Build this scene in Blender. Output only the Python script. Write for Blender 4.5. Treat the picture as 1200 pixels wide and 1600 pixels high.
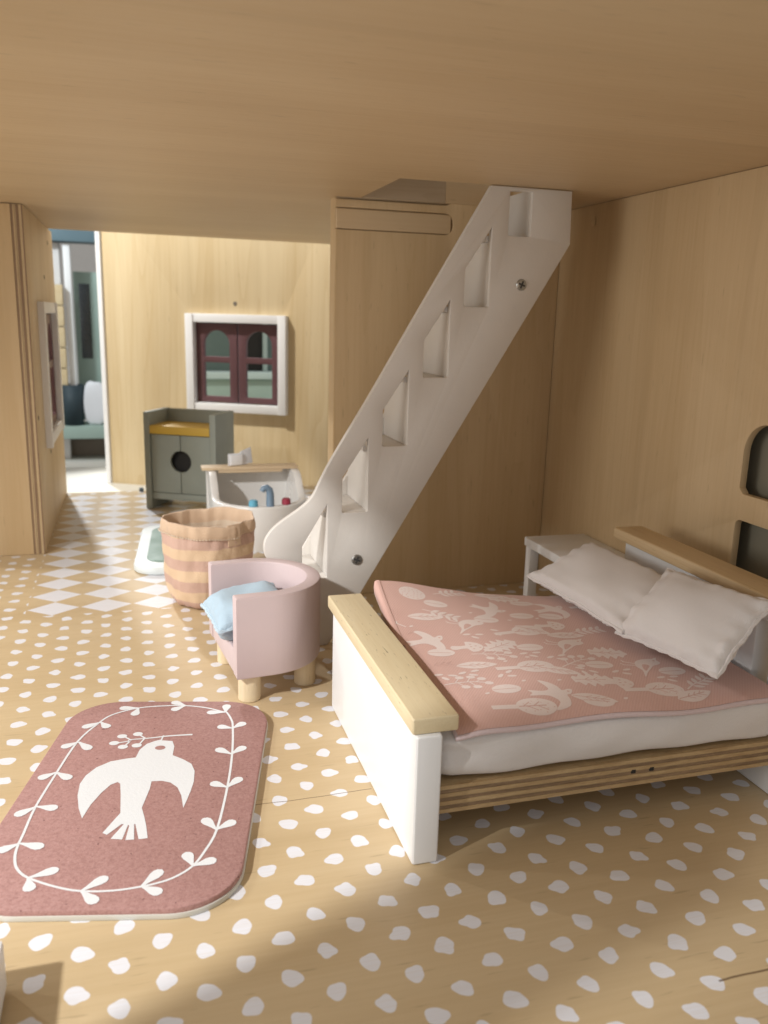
import bpy, bmesh, math, random
from mathutils import Matrix, Vector
from mathutils.geometry import tessellate_polygon
random.seed(7)
R = math.radians
for o in list(bpy.data.objects): bpy.data.objects.remove(o)
S = bpy.context.scene
COL = S.collection

# ------------------------------------------------------------ camera, world, lamps
def cam_matrix(yaw, pitch, roll):
    f = Vector((math.sin(yaw)*math.cos(pitch), math.cos(yaw)*math.cos(pitch), -math.sin(pitch)))
    rt = Vector((math.cos(yaw), -math.sin(yaw), 0)); dn = f.cross(rt)
    r2 = math.cos(roll)*rt + math.sin(roll)*dn
    d2 = -math.sin(roll)*rt + math.cos(roll)*dn
    m = Matrix(((r2.x, -d2.x, -f.x), (r2.y, -d2.y, -f.y), (r2.z, -d2.z, -f.z)))
    return m.to_4x4()
cd = bpy.data.cameras.new('camera')
cam = bpy.data.objects.new('camera', cd); COL.objects.link(cam)
cam.matrix_world = Matrix.Translation((0, 0, 1.7)) @ cam_matrix(0.29017432, 0.22886577, -0.02701168)
cd.sensor_fit = 'VERTICAL'; cd.sensor_height = 36; cd.lens = 1311.76/1600*36
cd.clip_start = .02; cd.clip_end = 200
cd.dof.use_dof = True; cd.dof.focus_distance = 3.3; cd.dof.aperture_fstop = 1.9
S.camera = cam

w = bpy.data.worlds.new('World'); S.world = w; w.use_nodes = True
w.node_tree.nodes['Background'].inputs[0].default_value = (1.0, .985, .965, 1)
w.node_tree.nodes['Background'].inputs[1].default_value = .58

def spot(name, loc, target, power, size, angle, color, blend=.25):
    l = bpy.data.lights.new(name, 'SPOT'); l.energy = power; l.shadow_soft_size = size
    l.spot_size = R(angle); l.spot_blend = blend; l.color = color
    o = bpy.data.objects.new(name, l); COL.objects.link(o); o.location = loc
    o.rotation_euler = (Vector(target)-Vector(loc)).to_track_quat('-Z', 'Y').to_euler()
    return o
spot('shop_spot_front', (-4.5, -.1, 4.75), (.5, 3.7, .4), 2050, .17, 46, (1, .995, .98), .7)
spot('shop_spot_side', (-6.6, 4.75, 5.2), (.3, 3.2, .2), 300, .11, 40, (1, .985, .97), .5)
spot('shop_spot_rear', (-4.4, 6.9, 4.1), (.3, 2.6, .1), 310, .06, 60, (1, .98, .95))
spot('shop_spot_facade', (-3.2, 7.3, 8.0), (.7, 8.8, 1.3), 3300, .25, 30, (1, .98, .93))
spot('shop_spot_gap', (-1.6, 13.5, 5.0), (.1, 7.3, 0), 2000, .15, 40, (.95, .98, 1))
spot('shelf_fill_spot', (-3.2, 10.6, 4.5), (-.6, 14, .9), 800, .3, 50, (.86, .95, 1))  # made-up cool lamp that brightens the shelf unit beyond the gap
al = bpy.data.lights.new('right_wall_fill', 'AREA'); al.shape = 'RECTANGLE'; al.size = 3.0; al.size_y = 2.0; al.energy = 110; al.color = (1, .97, .93)  # added soft fill from low on the left, brightens the right wall
ao = bpy.data.objects.new('right_wall_fill', al); COL.objects.link(ao); ao.location = (-6.0, 1.6, 1.9)
ao.rotation_euler = (Vector((2.5, 2.9, 1.3))-Vector((-6.0, 1.6, 1.9))).to_track_quat('-Z', 'Y').to_euler()
S.view_settings.view_transform = 'Standard'; S.view_settings.look = 'None'
S.view_settings.exposure = 0.0; S.view_settings.gamma = 1.0

# ------------------------------------------------------------ material helpers
class NT:
    def __init__(s, name, rough=.5):
        s.m = bpy.data.materials.new(name); s.m.use_nodes = True
        s.t = s.m.node_tree; s.b = s.t.nodes['Principled BSDF']; s.b.inputs['Roughness'].default_value = rough
    def n(s, typ, **kw):
        x = s.t.nodes.new(typ)
        for k, v in kw.items():
            if k.startswith('i_'):
                k = k[2:]; k = int(k) if k.isdigit() else k.replace('_', ' ')
                if hasattr(v, 'is_linked') : s.t.links.new(v, x.inputs[k])
                else: x.inputs[k].default_value = v
            else: setattr(x, k, v)
        return x
    def l(s, a, b): s.t.links.new(a, b)
    def coord(s): return s.n('ShaderNodeTexCoord').outputs['Object']
    def mapping(s, vec, scale=(1, 1, 1), rot=(0, 0, 0), loc=(0, 0, 0)):
        x = s.n('ShaderNodeMapping'); s.l(vec, x.inputs[0])
        x.inputs['Scale'].default_value = scale; x.inputs['Rotation'].default_value = rot; x.inputs['Location'].default_value = loc
        return x.outputs[0]
    def noise(s, vec, scale, detail=3, rough=.5, dist=0):
        x = s.n('ShaderNodeTexNoise'); s.l(vec, x.inputs['Vector'])
        x.inputs['Scale'].default_value = scale; x.inputs['Detail'].default_value = detail
        x.inputs['Roughness'].default_value = rough; x.inputs['Distortion'].default_value = dist
        return x.outputs['Fac']
    def ramp(s, fac, stops):
        x = s.n('ShaderNodeValToRGB'); s.l(fac, x.inputs[0]); e = x.color_ramp.elements
        while len(e) < len(stops): e.new(.5)
        for i, (p, c) in enumerate(stops):
            e[i].position = p; e[i].color = (*c, 1) if len(c) == 3 else c
        return x.outputs[0]
    def mix(s, fac, a, b, mode='MIX'):
        x = s.n('ShaderNodeMix', data_type='RGBA', blend_type=mode)
        for sock, v in ((x.inputs[0], fac), (x.inputs[6], a), (x.inputs[7], b)):
            if hasattr(v, 'is_linked'): s.l(v, sock)
            elif isinstance(v, (int, float)): sock.default_value = v
            else: sock.default_value = (*v, 1)
        return x.outputs[2]
    def math(s, op, a, b=None, c=None):
        x = s.n('ShaderNodeMath', operation=op)
        for i, v in enumerate((a, b, c)):
            if v is None: continue
            if hasattr(v, 'is_linked'): s.l(v, x.inputs[i])
            else: x.inputs[i].default_value = v
        return x.outputs[0]
    def bump(s, h, strength=.2, dist=.01):
        x = s.n('ShaderNodeBump'); x.inputs['Strength'].default_value = strength; x.inputs['Distance'].default_value = dist
        s.l(h, x.inputs['Height']); s.l(x.outputs[0], s.b.inputs['Normal'])
    def color(s, c):
        if hasattr(c, 'is_linked'): s.l(c, s.b.inputs['Base Color'])
        else: s.b.inputs['Base Color'].default_value = (*c, 1)

def sc(axis, along, across):
    v = [across]*3; v['XYZ'.index(axis)] = along; return tuple(v)

def wood_color(t, base, dark, axis, size=1., fleck=.35, figure=.5):
    """plain-sawn veneer: broad tonal bands, fine pores, and a cathedral figure"""
    co = t.coord()
    broad = t.noise(t.mapping(co, sc(axis, .2*size, 3.2*size)), 1.0, 3, .55, .1)
    fine = t.noise(t.mapping(co, sc(axis, 2.0*size, 60*size)), 1.0, 3, .6)
    fib = t.noise(t.mapping(co, sc(axis, 6.0*size, 160*size)), 1.0, 2, .6)
    warp = t.noise(t.mapping(co, sc(axis, .16*size, 2.2*size)), 1.0, 2, .45, .1)
    rings = t.math('FRACT', t.math('MULTIPLY', warp, 14.0))
    rings = t.math('POWER', rings, 5.0)
    d = t.math('ADD', t.math('MULTIPLY', broad, .9), t.math('MULTIPLY', fine, .35))
    d = t.math('ADD', d, t.math('MULTIPLY', rings, .16*figure))
    c = t.ramp(d, [(.44, base), (.86, dark)])
    c = t.mix(t.ramp(t.noise(t.mapping(co, sc(axis, .22*size, 5*size), loc=(7.7, 2.2, 4.1)), 1.0, 2, .5), [(.58, (0, 0, 0)), (.80, (.38, .38, .38))]), c, tuple(x*.86 for x in dark))
    fk = t.noise(t.mapping(co, sc(axis, 9*size, 75*size), loc=(3.1, 1.7, .3)), 1.0, 1, .5)
    fkm = t.math('MULTIPLY', t.ramp(fk, [(.70, (0, 0, 0)), (.78, (1, 1, 1))]), fleck)
    c = t.mix(fkm, c, tuple(x*.55 for x in dark))
    return c, fine, fib

def wood(name, base, dark, axis, size=1., rough=.5, fleck=.3, figure=.6):
    t = NT(name, rough); c, fine, fib = wood_color(t, base, dark, axis, size, fleck, figure)
    t.color(c); t.bump(fib, .12, .004)
    t.l(t.ramp(fine, [(.2, (rough-.08,)*3), (.8, (rough+.1,)*3)]), t.b.inputs['Roughness'])
    return t.m

def paint(name, col, rough=.42, grain=.06, axis='Z', wear=.04):
    t = NT(name, rough); co = t.coord()
    a = t.noise(t.mapping(co, sc(axis, 3, 50)), 1.0, 2)
    b = t.noise(co, 6.0, 3, .6)
    c = t.mix(t.ramp(b, [(.35, (0, 0, 0)), (.8, (wear*4,)*3)]), col, tuple(x*.82 for x in col))
    t.color(c); t.bump(t.math('ADD', a, t.math('MULTIPLY', t.noise(co, 90, 2), .5)), grain*2, .004)
    t.l(t.ramp(b, [(.3, (rough-.06,)*3), (.7, (rough+.1,)*3)]), t.b.inputs['Roughness'])
    return t.m

def cloth(name, col, scale=260, depth=.35, mottled=.08, rough=.9):
    t = NT(name, rough); co = t.mapping(t.coord(), rot=(R(38), R(33), R(20)))
    wx = t.n('ShaderNodeTexWave', bands_direction='X'); t.l(co, wx.inputs[0]); wx.inputs['Scale'].default_value = scale/3.2; wx.inputs['Distortion'].default_value = .6
    wy = t.n('ShaderNodeTexWave', bands_direction='Y'); t.l(co, wy.inputs[0]); wy.inputs['Scale'].default_value = scale/3.2; wy.inputs['Distortion'].default_value = .6
    wv = t.math('MULTIPLY', wx.outputs['Fac'], wy.outputs['Fac'])
    n = t.noise(co, 7, 4, .6); n2 = t.noise(co, 120, 2)
    c = t.mix(t.math('MULTIPLY', n, mottled*3), col, tuple(x*.8 for x in col))
    c = t.mix(t.math('MULTIPLY', n2, .18), c, tuple(x*.75 for x in col))
    t.color(c); t.bump(t.math('ADD', t.math('ADD', wv, t.math('MULTIPLY', n2, .7)), t.math('MULTIPLY', n, 1.2)), depth, .006)
    t.b.inputs['Sheen Weight'].default_value = .15
    return t.m

BIR = (.645, .485, .29); BIRD_ = (.55, .39, .21)
M = {}
M['ply_z'] = wood('birch_ply_upright', BIR, BIRD_, 'Z')
M['ply_y'] = wood('birch_ply_sheet', BIR, BIRD_, 'Y')
M['batten'] = wood('old_batten', (.50, .39, .27), (.40, .30, .19), 'X', 1.5, .55, .4)
M['ply_x'] = wood('birch_ply_flat', (.64, .485, .30), (.58, .425, .25), 'X', figure=.06)
M['ply_pale'] = wood('birch_ply_pale', (.68, .555, .35), (.57, .43, .235), 'Y', .8, figure=1.0)
M['pine'] = wood('rubberwood', (.70, .595, .395), (.60, .48, .285), 'Y', 2.0, .5, 1.0, .3)
M['bamboo'] = wood('bamboo_cap', (.66, .51, .315), (.54, .385, .205), 'Y', 2.2, .45, .5, .9)
M['beech_leg'] = wood('beech_leg', (.73, .61, .42), (.63, .49, .30), 'Z', 3, .55, .3)
M['tray'] = wood('pale_tray_wood', (.68, .54, .36), (.58, .43, .27), 'X', 2, .55, .3)
M['white'] = paint('white_paint', (.80, .80, .80))
M['offwhite'] = paint('stair_white_paint', (.69, .655, .61), .5, .06)
M['pink_paint'] = paint('dusty_pink_paint', (.59, .475, .475), .5)
M['sage'] = paint('sage_paint', (.30, .325, .28), .5)
M['yellow'] = paint('mustard_paint', (.62, .40, .06), .5)
M['mauve'] = paint('mauve_paint', (.115, .052, .058), .45)
M['tubwhite'] = paint('tub_white', (.76, .745, .72), .3, .02)
M['fauc'] = paint('grey_blue_paint', (.17, .25, .34), .35, .02)
M['blue_k'] = paint('light_blue_paint', (.13, .42, .58), .4, .02)
M['red_k'] = paint('raspberry_paint', (.33, .035, .07), .4, .02)
M['matwhite'] = paint('mat_white', (.66, .71, .71), .5, .03)
M['matgreen'] = paint('mat_green', (.13, .22, .165), .55, .03)
M['paper'] = paint('book_paper', (.74, .75, .78), .6, .02)
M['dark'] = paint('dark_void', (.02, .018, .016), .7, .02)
M['olive_dark'] = paint('charcoal_board', (.24, .22, .165), .6, .03)
M['teal'] = paint('slate_teal', (.02, .038, .048), .6, .03)
M['slate'] = paint('slate_blue', (.10, .16, .19), .6, .03)
M['mint'] = paint('mint_grey', (.32, .42, .37), .6, .03)
M['mint_dark'] = paint('deep_mint_grey', (.14, .20, .185), .6, .03)
M['mint_pale'] = paint('pale_mint', (.46, .57, .55), .6, .03)
M['shopwall'] = paint('shop_wall', (.62, .60, .58), .8, .03)
M['tablewhite'] = paint('table_laminate', (.58, .56, .50), .5, .02)
M['brownish'] = paint('brown_recess', (.16, .13, .10), .8, .02)
M['olive'] = paint('olive_felt', (.16, .17, .03), .9, .3)
M['blackscreen'] = paint('black_gloss', (.008, .012, .014), .25, .01)
M['pillow'] = cloth('pillow_cotton', (.74, .70, .68), 300, .3)
M['sheet'] = cloth('sheet_cotton', (.74, .70, .675), 300, .25)
M['lining'] = cloth('quilt_lining', (.70, .56, .56), 260, .3)
M['bluecloth'] = cloth('blue_cotton', (.44, .575, .68), 240, .4)
M['bluestitch'] = cloth('blue_thread', (.50, .63, .72), 240, .4)
M['canvas'] = cloth('cream_canvas', (.66, .53, .40), 220, .4)
M['print'] = cloth('quilt_print_ink', (.78, .655, .61), 300, .2)
M['thread'] = cloth('cream_thread', (.75, .62, .48), 300, .2)

def quilt_mat():
    t = NT('pink_twill', .9); co = t.coord()
    wv = t.n('ShaderNodeTexWave', bands_direction='X'); t.l(t.mapping(co, rot=(0, 0, R(38))), wv.inputs[0])
    wv.inputs['Scale'].default_value = 34; wv.inputs['Distortion'].default_value = 1.2; wv.inputs['Detail Scale'].default_value = 3
    n = t.noise(co, 9, 4, .6); n2 = t.noise(co, 160, 2)
    c = t.mix(t.math('MULTIPLY', wv.outputs['Fac'], .5), (.605, .36, .305), (.69, .475, .415))
    c = t.mix(t.math('MULTIPLY', n, .3), c, (.52, .29, .235))
    c = t.mix(t.math('MULTIPLY', n2, .2), c, (.7, .5, .44))
    t.color(c); t.bump(t.math('ADD', wv.outputs['Fac'], t.math('MULTIPLY', n, 1.5)), .16, .004)
    t.b.inputs['Sheen Weight'].default_value = .2
    return t.m
M['quilt'] = quilt_mat()

def rug_mat():
    t = NT('speckled_pink_cork', .75); co = t.coord()
    n = t.noise(co, 95, 3, .75); n2 = t.noise(co, 170, 2, .6); b = t.noise(co, 3, 2)
    c = t.ramp(n, [(.30, (.29, .150, .133)), (.5, (.385, .21, .19)), (.70, (.45, .265, .24))])
    c = t.mix(t.ramp(n2, [(.68, (0, 0, 0)), (.76, (.5, .5, .5))]), c, (.60, .42, .37))
    c = t.mix(t.ramp(t.noise(t.mapping(co, loc=(5, 5, 5)), 60, 1), [(.72, (0, 0, 0)), (.76, (.8, .8, .8))]), c, (.12, .05, .045))
    c = t.mix(t.math('MULTIPLY', b, .25), c, (.35, .18, .155))
    t.color(c); t.bump(n, .25, .006); return t.m
M['rug'] = rug_mat()
def rugprint():
    t = NT('white_rug_print', .7); co = t.coord()
    n = t.noise(co, 90, 3, .7)
    t.color(t.mix(t.ramp(n, [(.66, (0, 0, 0)), (.78, (.5, .5, .5))]), (.72, .73, .74), (.55, .45, .43)))
    t.bump(n, .2, .005); return t.m
M['rugprint'] = rugprint()

def basket_mat():
    t = NT('striped_canvas', .92); co = t.coord()
    sep = t.n('ShaderNodeSeparateXYZ'); t.l(co, sep.inputs[0])
    z = t.math('ADD', sep.outputs[2], t.math('MULTIPLY', t.math('SUBTRACT', t.noise(co, 9, 2), .5), .012))
    st = t.math('FRACT', t.math('DIVIDE', t.math('SUBTRACT', z, -.012), .129))
    mk = t.ramp(st, [(.0, (1, 1, 1)), (.47, (1, 1, 1)), (.50, (0, 0, 0)), (.97, (0, 0, 0)), (1, (1, 1, 1))])
    c = t.mix(mk, (.68, .50, .33), (.545, .355, .295))
    n = t.noise(co, 8, 4, .6); n2 = t.noise(t.mapping(co, (90, 90, 220)), 1, 2)
    c = t.mix(t.math('MULTIPLY', n, .25), c, (.42, .26, .17)); c = t.mix(t.math('MULTIPLY', n2, .25), c, (.72, .56, .42))
    t.color(c); t.bump(t.math('ADD', n2, n), .45, .008); return t.m
M['basket'] = basket_mat()
M['basket_rim'] = cloth('canvas_hem', (.64, .46, .315), 240, .4)

def edge_ply(name, axis='Z', period=.030, ph=0.):
    """stack of veneers seen on a cut edge"""
    t = NT(name, .6); co = t.coord()
    sep = t.n('ShaderNodeSeparateXYZ'); t.l(co, sep.inputs[0])
    v = t.math('ADD', sep.outputs['XYZ'.index(axis)], ph)
    f = t.math('FRACT', t.math('DIVIDE', v, period))
    mk = t.ramp(f, [(.0, (0, 0, 0)), (.46, (0, 0, 0)), (.52, (1, 1, 1)), (.96, (1, 1, 1))])
    s3 = [9.0]*3
    for i in range(3):
        if 'XYZ'[i] == axis: s3[i] = 60.
    n = t.noise(t.mapping(co, tuple(s3)), 1, 4, .65); n2 = t.noise(co, 130, 2)
    lt = t.mix(n, (.62, .47, .27), (.46, .32, .17)); dk = t.mix(n, (.30, .19, .105), (.15, .09, .05))
    c = t.mix(mk, lt, dk); c = t.mix(t.math('MULTIPLY', n2, .35), c, (.24, .15, .08))
    t.color(c); t.bump(t.math('ADD', mk, n2), .25, .004); return t.m
M['ply_edge'] = edge_ply('bed_ply_edge', 'Z', .030, -.139)
M['ply_edge_wall'] = edge_ply('wall_ply_edge', 'X', .034, .0)

def metal():
    t = NT('zinc_screw', .35); t.b.inputs['Metallic'].default_value = .9; t.color((.42, .42, .40))
    return t.m
M['zinc'] = metal(); M['screwdark'] = paint('screw_recess', (.05, .05, .05), .5)

# floor: birch board with printed dots (near room) and diamonds (rear room)
def floor_mat():
    t = NT('printed_floor', .36)
    c, fine, fib = wood_color(t, (.595, .46, .280), (.51, .375, .21), 'X', 1.0, .35, .1)
    co = t.coord(); sep = t.n('ShaderNodeSeparateXYZ'); t.l(co, sep.inputs[0]); X, Y = sep.outputs[0], sep.outputs[1]
    P, Q = .1075, .149
    u = t.math('DIVIDE', t.math('SUBTRACT', X, .658), P)
    i = t.math('FLOOR', t.math('ADD', u, .5))
    par = t.math('FLOORED_MODULO', i, 2.0)
    v = t.math('DIVIDE', t.math('SUBTRACT', t.math('SUBTRACT', Y, 1.931), t.math('MULTIPLY', par, Q*.5)), Q)
    j = t.math('FLOOR', t.math('ADD', v, .5))
    dx = t.math('MULTIPLY', t.math('SUBTRACT', u, i), P); dy = t.math('MULTIPLY', t.math('SUBTRACT', v, j), Q)
    cmb = t.n('ShaderNodeCombineXYZ'); t.l(i, cmb.inputs[0]); t.l(j, cmb.inputs[1])
    wn = t.n('ShaderNodeTexWhiteNoise', noise_dimensions='2D'); t.l(cmb.outputs[0], wn.inputs['Vector'])
    wr = t.n('ShaderNodeSeparateXYZ'); t.l(wn.outputs['Color'], wr.inputs[0])
    cmb2 = t.n('ShaderNodeVectorMath', operation='ADD'); t.l(cmb.outputs[0], cmb2.inputs[0]); cmb2.inputs[1].default_value = (37.3, 11.9, 0)
    wn2 = t.n('ShaderNodeTexWhiteNoise', noise_dimensions='2D'); t.l(cmb2.outputs[0], wn2.inputs['Vector'])
    wr2 = t.n('ShaderNodeSeparateXYZ'); t.l(wn2.outputs['Color'], wr2.inputs[0])
    # jitter of the centre
    dx = t.math('ADD', dx, t.math('MULTIPLY', t.math('SUBTRACT', wr2.outputs[1], .5), .012))
    dy = t.math('ADD', dy, t.math('MULTIPLY', t.math('SUBTRACT', wr2.outputs[2], .5), .012))
    ang = t.math('ARCTAN2', dy, dx); r = t.math('SQRT', t.math('ADD', t.math('MULTIPLY', dx, dx), t.math('MULTIPLY', dy, dy)))
    # hand cut pebble: a rounded polygon with 3 to 5 uneven corners
    th = t.math('MULTIPLY', wr.outputs[0], 6.283); th2 = t.math('MULTIPLY', wr2.outputs[0], 6.283)
    k1 = t.math('COSINE', t.math('ADD', t.math('MULTIPLY', ang, 2.0), th))
    k2 = t.math('COSINE', t.math('ADD', t.math('MULTIPLY', ang, 3.0), th2))
    k3 = t.math('COSINE', t.math('ADD', t.math('MULTIPLY', ang, 5.0), t.math('ADD', th, th2)))
    k4 = t.math('COSINE', t.math('ADD', t.math('MULTIPLY', ang, 4.0), t.math('MULTIPLY', th2, 2.0)))
    rad = t.math('ADD', .0285, t.math('MULTIPLY', k1, .0026))
    rad = t.math('ADD', rad, t.math('MULTIPLY', k2, .0020)); rad = t.math('ADD', rad, t.math('MULTIPLY', k3, .0010))
    rad = t.math('ADD', rad, t.math('MULTIPLY', k4, t.math('MULTIPLY', wr.outputs[2], .0026)))
    rad = t.math('ADD', rad, t.math('MULTIPLY', t.math('SUBTRACT', wr.outputs[1], .5), .004))
    dot = t.math('SUBTRACT', rad, r)
    dotm = t.ramp(t.math('ADD', t.math('MULTIPLY', dot, 400.0), .5), [(.0, (0, 0, 0)), (1., (1, 1, 1))])
    # diamonds
    W, H = .2925, .236
    du = t.math('FRACT', t.math('DIVIDE', t.math('SUBTRACT', X, -.650), W)); dv = t.math('FRACT', t.math('DIVIDE', t.math('SUBTRACT', Y, 4.832), H))
    dd = t.math('ADD', t.math('ABSOLUTE', t.math('SUBTRACT', du, .5)), t.math('ABSOLUTE', t.math('SUBTRACT', dv, .5)))
    diam = t.math('LESS_THAN', dd, .485)
    region = t.math('MULTIPLY', t.math('GREATER_THAN', X, -.650), t.math('GREATER_THAN', Y, 4.832))
    region = t.math('MULTIPLY', region, t.math('LESS_THAN', Y, 8.14))
    nr = t.math('SUBTRACT', 1.0, region)
    # dots stop a little before the diamonds and walls
    mask = t.math('ADD', t.math('MULTIPLY', dotm, nr), t.math('MULTIPLY', diam, region))
    mask = t.math('MULTIPLY', mask, t.ramp(fib, [(.2, (.80,)*3), (.55, (1, 1, 1))]))
    # cracks where the boards meet
    def seam(y, x0, x1, wd):
        yy = t.math('ADD', Y, t.math('MULTIPLY', t.math('SUBTRACT', t.noise(t.mapping(co, (3, 0, 0)), 1, 3), .5), .03))
        a = t.math('LESS_THAN', t.math('ABSOLUTE', t.math('SUBTRACT', yy, y)), wd)
        return t.math('MULTIPLY', a, t.math('MULTIPLY', t.math('GREATER_THAN', X, x0), t.math('LESS_THAN', X, x1)))
    seams = t.math('ADD', seam(1.556, 1.43, 2.6, .0035), seam(2.675, .2, .78, .002))
    n = t.noise(co, 20, 3)
    pc = t.mix(t.math('MULTIPLY', n, .12), (.74, .745, .79), (.66, .64, .64))
    c = t.mix(mask, c, pc)
    c = t.mix(t.math('MULTIPLY', seams, .75), c, (.10, .055, .025))
    t.color(c); t.bump(t.math('ADD', fib, t.math('MULTIPLY', t.noise(co, 14, 2), .6)), .08, .004)
    t.l(t.ramp(n, [(.3, (.30,)*3), (.7, (.44,)*3)]), t.b.inputs['Roughness'])
    return t.m
M['floor'] = floor_mat()

# ------------------------------------------------------------ object helpers
def tag(o, label=None, cat=None, group=None, kind=None):
    if label: o['label'] = label
    if cat: o['category'] = cat
    if group: o['group'] = group
    if kind: o['kind'] = kind
    return o
def thing(name, label, cat, loc=(0, 0, 0), rz=0, group=None):
    o = bpy.data.objects.new(name, None); COL.objects.link(o); o.location = loc; o.rotation_euler = (0, 0, rz)
    o.empty_display_size = .1
    return tag(o, label, cat, group)
def finish(me, mat, smooth=35):
    for x in (mat if isinstance(mat, (list, tuple)) else [mat]): me.materials.append(x)
    if smooth:
        me.polygons.foreach_set('use_smooth', [True]*len(me.polygons))
        me.set_sharp_from_angle(angle=R(smooth))
    return me
def link(name, me, parent=None, loc=(0, 0, 0), rot=(0, 0, 0)):
    o = bpy.data.objects.new(name, me); COL.objects.link(o); o.location = loc; o.rotation_euler = rot
    if parent: o.parent = parent
    return o
def from_bm(name, bm, mat, parent=None, loc=(0, 0, 0), rot=(0, 0, 0), smooth=35):
    bmesh.ops.recalc_face_normals(bm, faces=bm.faces)
    me = bpy.data.meshes.new(name); bm.to_mesh(me); bm.free(); finish(me, mat, smooth)
    return link(name, me, parent, loc, rot)
def from_pd(name, v, f, mat, parent=None, loc=(0, 0, 0), rot=(0, 0, 0), smooth=35, recalc=True):
    me = bpy.data.meshes.new(name); me.from_pydata(v, [], f); me.update()
    if recalc:
        bm = bmesh.new(); bm.from_mesh(me); bmesh.ops.recalc_face_normals(bm, faces=bm.faces); bm.to_mesh(me); bm.free()
    finish(me, mat, smooth); return link(name, me, parent, loc, rot)
def add_box(bm, x0, x1, y0, y1, z0, z1, bev=.006, seg=2):
    r = bmesh.ops.create_cube(bm, size=1); vs = r['verts']
    for v in vs:
        v.co = Vector((x0+(v.co.x+.5)*(x1-x0), y0+(v.co.y+.5)*(y1-y0), z0+(v.co.z+.5)*(z1-z0)))
    if bev:
        es = list({e for v in vs for e in v.link_edges})
        bmesh.ops.bevel(bm, geom=es, offset=bev, segments=seg, affect='EDGES', profile=.6)
def box(name, x0, x1, y0, y1, z0, z1, mat, parent=None, bev=.006, seg=2):
    """a box whose object origin sits at its own base centre"""
    c = ((x0+x1)/2, (y0+y1)/2, z0); bm = bmesh.new()
    add_box(bm, x0-c[0], x1-c[0], y0-c[1], y1-c[1], 0, z1-z0, bev, seg)
    return from_bm(name, bm, mat, parent, c)
def cyl(name, r0, r1, h, mat, parent=None, loc=(0, 0, 0), rot=(0, 0, 0), n=28, bev=.004):
    bm = bmesh.new()
    bmesh.ops.create_cone(bm, cap_ends=True, segments=n, radius1=r0, radius2=r1, depth=h, matrix=Matrix.Translation((0, 0, h/2)))
    if bev:
        es = [e for e in bm.edges if len(e.link_faces) == 2 and any(len(f.verts) > 4 for f in e.link_faces)]
        bmesh.ops.bevel(bm, geom=es, offset=bev, segments=2, affect='EDGES')
    return from_bm(name, bm, mat, parent, loc, rot)
def plate_mesh(outer, holes, thick, mat, bev=.004, smooth=30):
    """a sheet of given thickness cut to an outline with holes; lies in local XY, centred on z=0"""
    cu = bpy.data.curves.new('outline', 'CURVE'); cu.dimensions = '2D'; cu.fill_mode = 'BOTH'
    cu.extrude = max(thick/2-bev, 0); cu.bevel_depth = bev; cu.bevel_resolution = 1; cu.offset = -bev
    for L in [outer]+list(holes):
        s = cu.splines.new('POLY'); s.points.add(len(L)-1); s.use_cyclic_u = True
        for p, q in zip(s.points, L): p.co = (q[0], q[1], 0, 1)
    o = bpy.data.objects.new('outline', cu); COL.objects.link(o)
    bpy.context.view_layer.update()
    dg = bpy.context.evaluated_depsgraph_get()
    me = bpy.data.meshes.new_from_object(o.evaluated_get(dg), depsgraph=dg)
    bpy.data.objects.remove(o); bpy.data.curves.remove(cu)
    me.materials.clear()
    bm = bmesh.new(); bm.from_mesh(me); bmesh.ops.remove_doubles(bm, verts=bm.verts, dist=1e-5); bm.to_mesh(me); bm.free()
    return finish(me, mat, smooth)
def plate(name, outer, holes, thick, mat, parent=None, loc=(0, 0, 0), rot=(0, 0, 0), bev=.004, smooth=30):
    me = plate_mesh(outer, holes, thick, mat, bev, smooth); me.name = name
    return link(name, me, parent, loc, rot)
XZ = (R(90), 0, 0)            # local (x, y) -> world (x, z); the sheet's +z faces -Y
def rrect(x0, x1, y0, y1, r, n=8, corners=(1, 1, 1, 1)):
    out = []
    for (cx, cy, a0, on) in ((x1-r, y0+r, -90, corners[0]), (x1-r, y1-r, 0, corners[1]), (x0+r, y1-r, 90, corners[2]), (x0+r, y0+r, 180, corners[3])):
        if on:
            for k in range(n+1):
                a = R(a0+90*k/n); out.append((cx+r*math.cos(a), cy+r*math.sin(a)))
        else:
            sx = 1 if cx == x1-r else -1; sy = 1 if cy == y1-r else -1
            out.append((cx+sx*r, cy+sy*r))
    return out
def ell(cx, cy, rx, ry, n=16, rot=0):
    return [(cx+rx*math.cos(a)*math.cos(rot)-ry*math.sin(a)*math.sin(rot), cy+rx*math.cos(a)*math.sin(rot)+ry*math.sin(a)*math.cos(rot)) for a in (2*math.pi*k/n for k in range(n))]
def arch(x0, x1, y0, y1, n=14, r=None):
    c = (x0+x1)/2; rr = (x1-x0)/2
    return [(x0, y0), (x1, y0)]+[(c+rr*math.cos(math.pi*k/n), y1-rr+rr*math.sin(math.pi*k/n)) for k in range(n+1)]
def smooth_pts(P, sub=5, closed=True):
    out = []; n = len(P)
    for i in range(n if closed else n-1):
        g = lambda k: P[k % n] if closed else P[min(max(k, 0), n-1)]
        p0, p1, p2, p3 = g(i-1), g(i), g(i+1), g(i+2)
        for s in range(sub):
            t = s/sub
            out.append(tuple(.5*((2*p1[c])+(-p0[c]+p2[c])*t+(2*p0[c]-5*p1[c]+4*p2[c]-p3[c])*t*t+(-p0[c]+3*p1[c]-3*p2[c]+p3[c])*t**3) for c in (0, 1)))
    if not closed: out.append(tuple(P[-1]))
    return out
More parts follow.
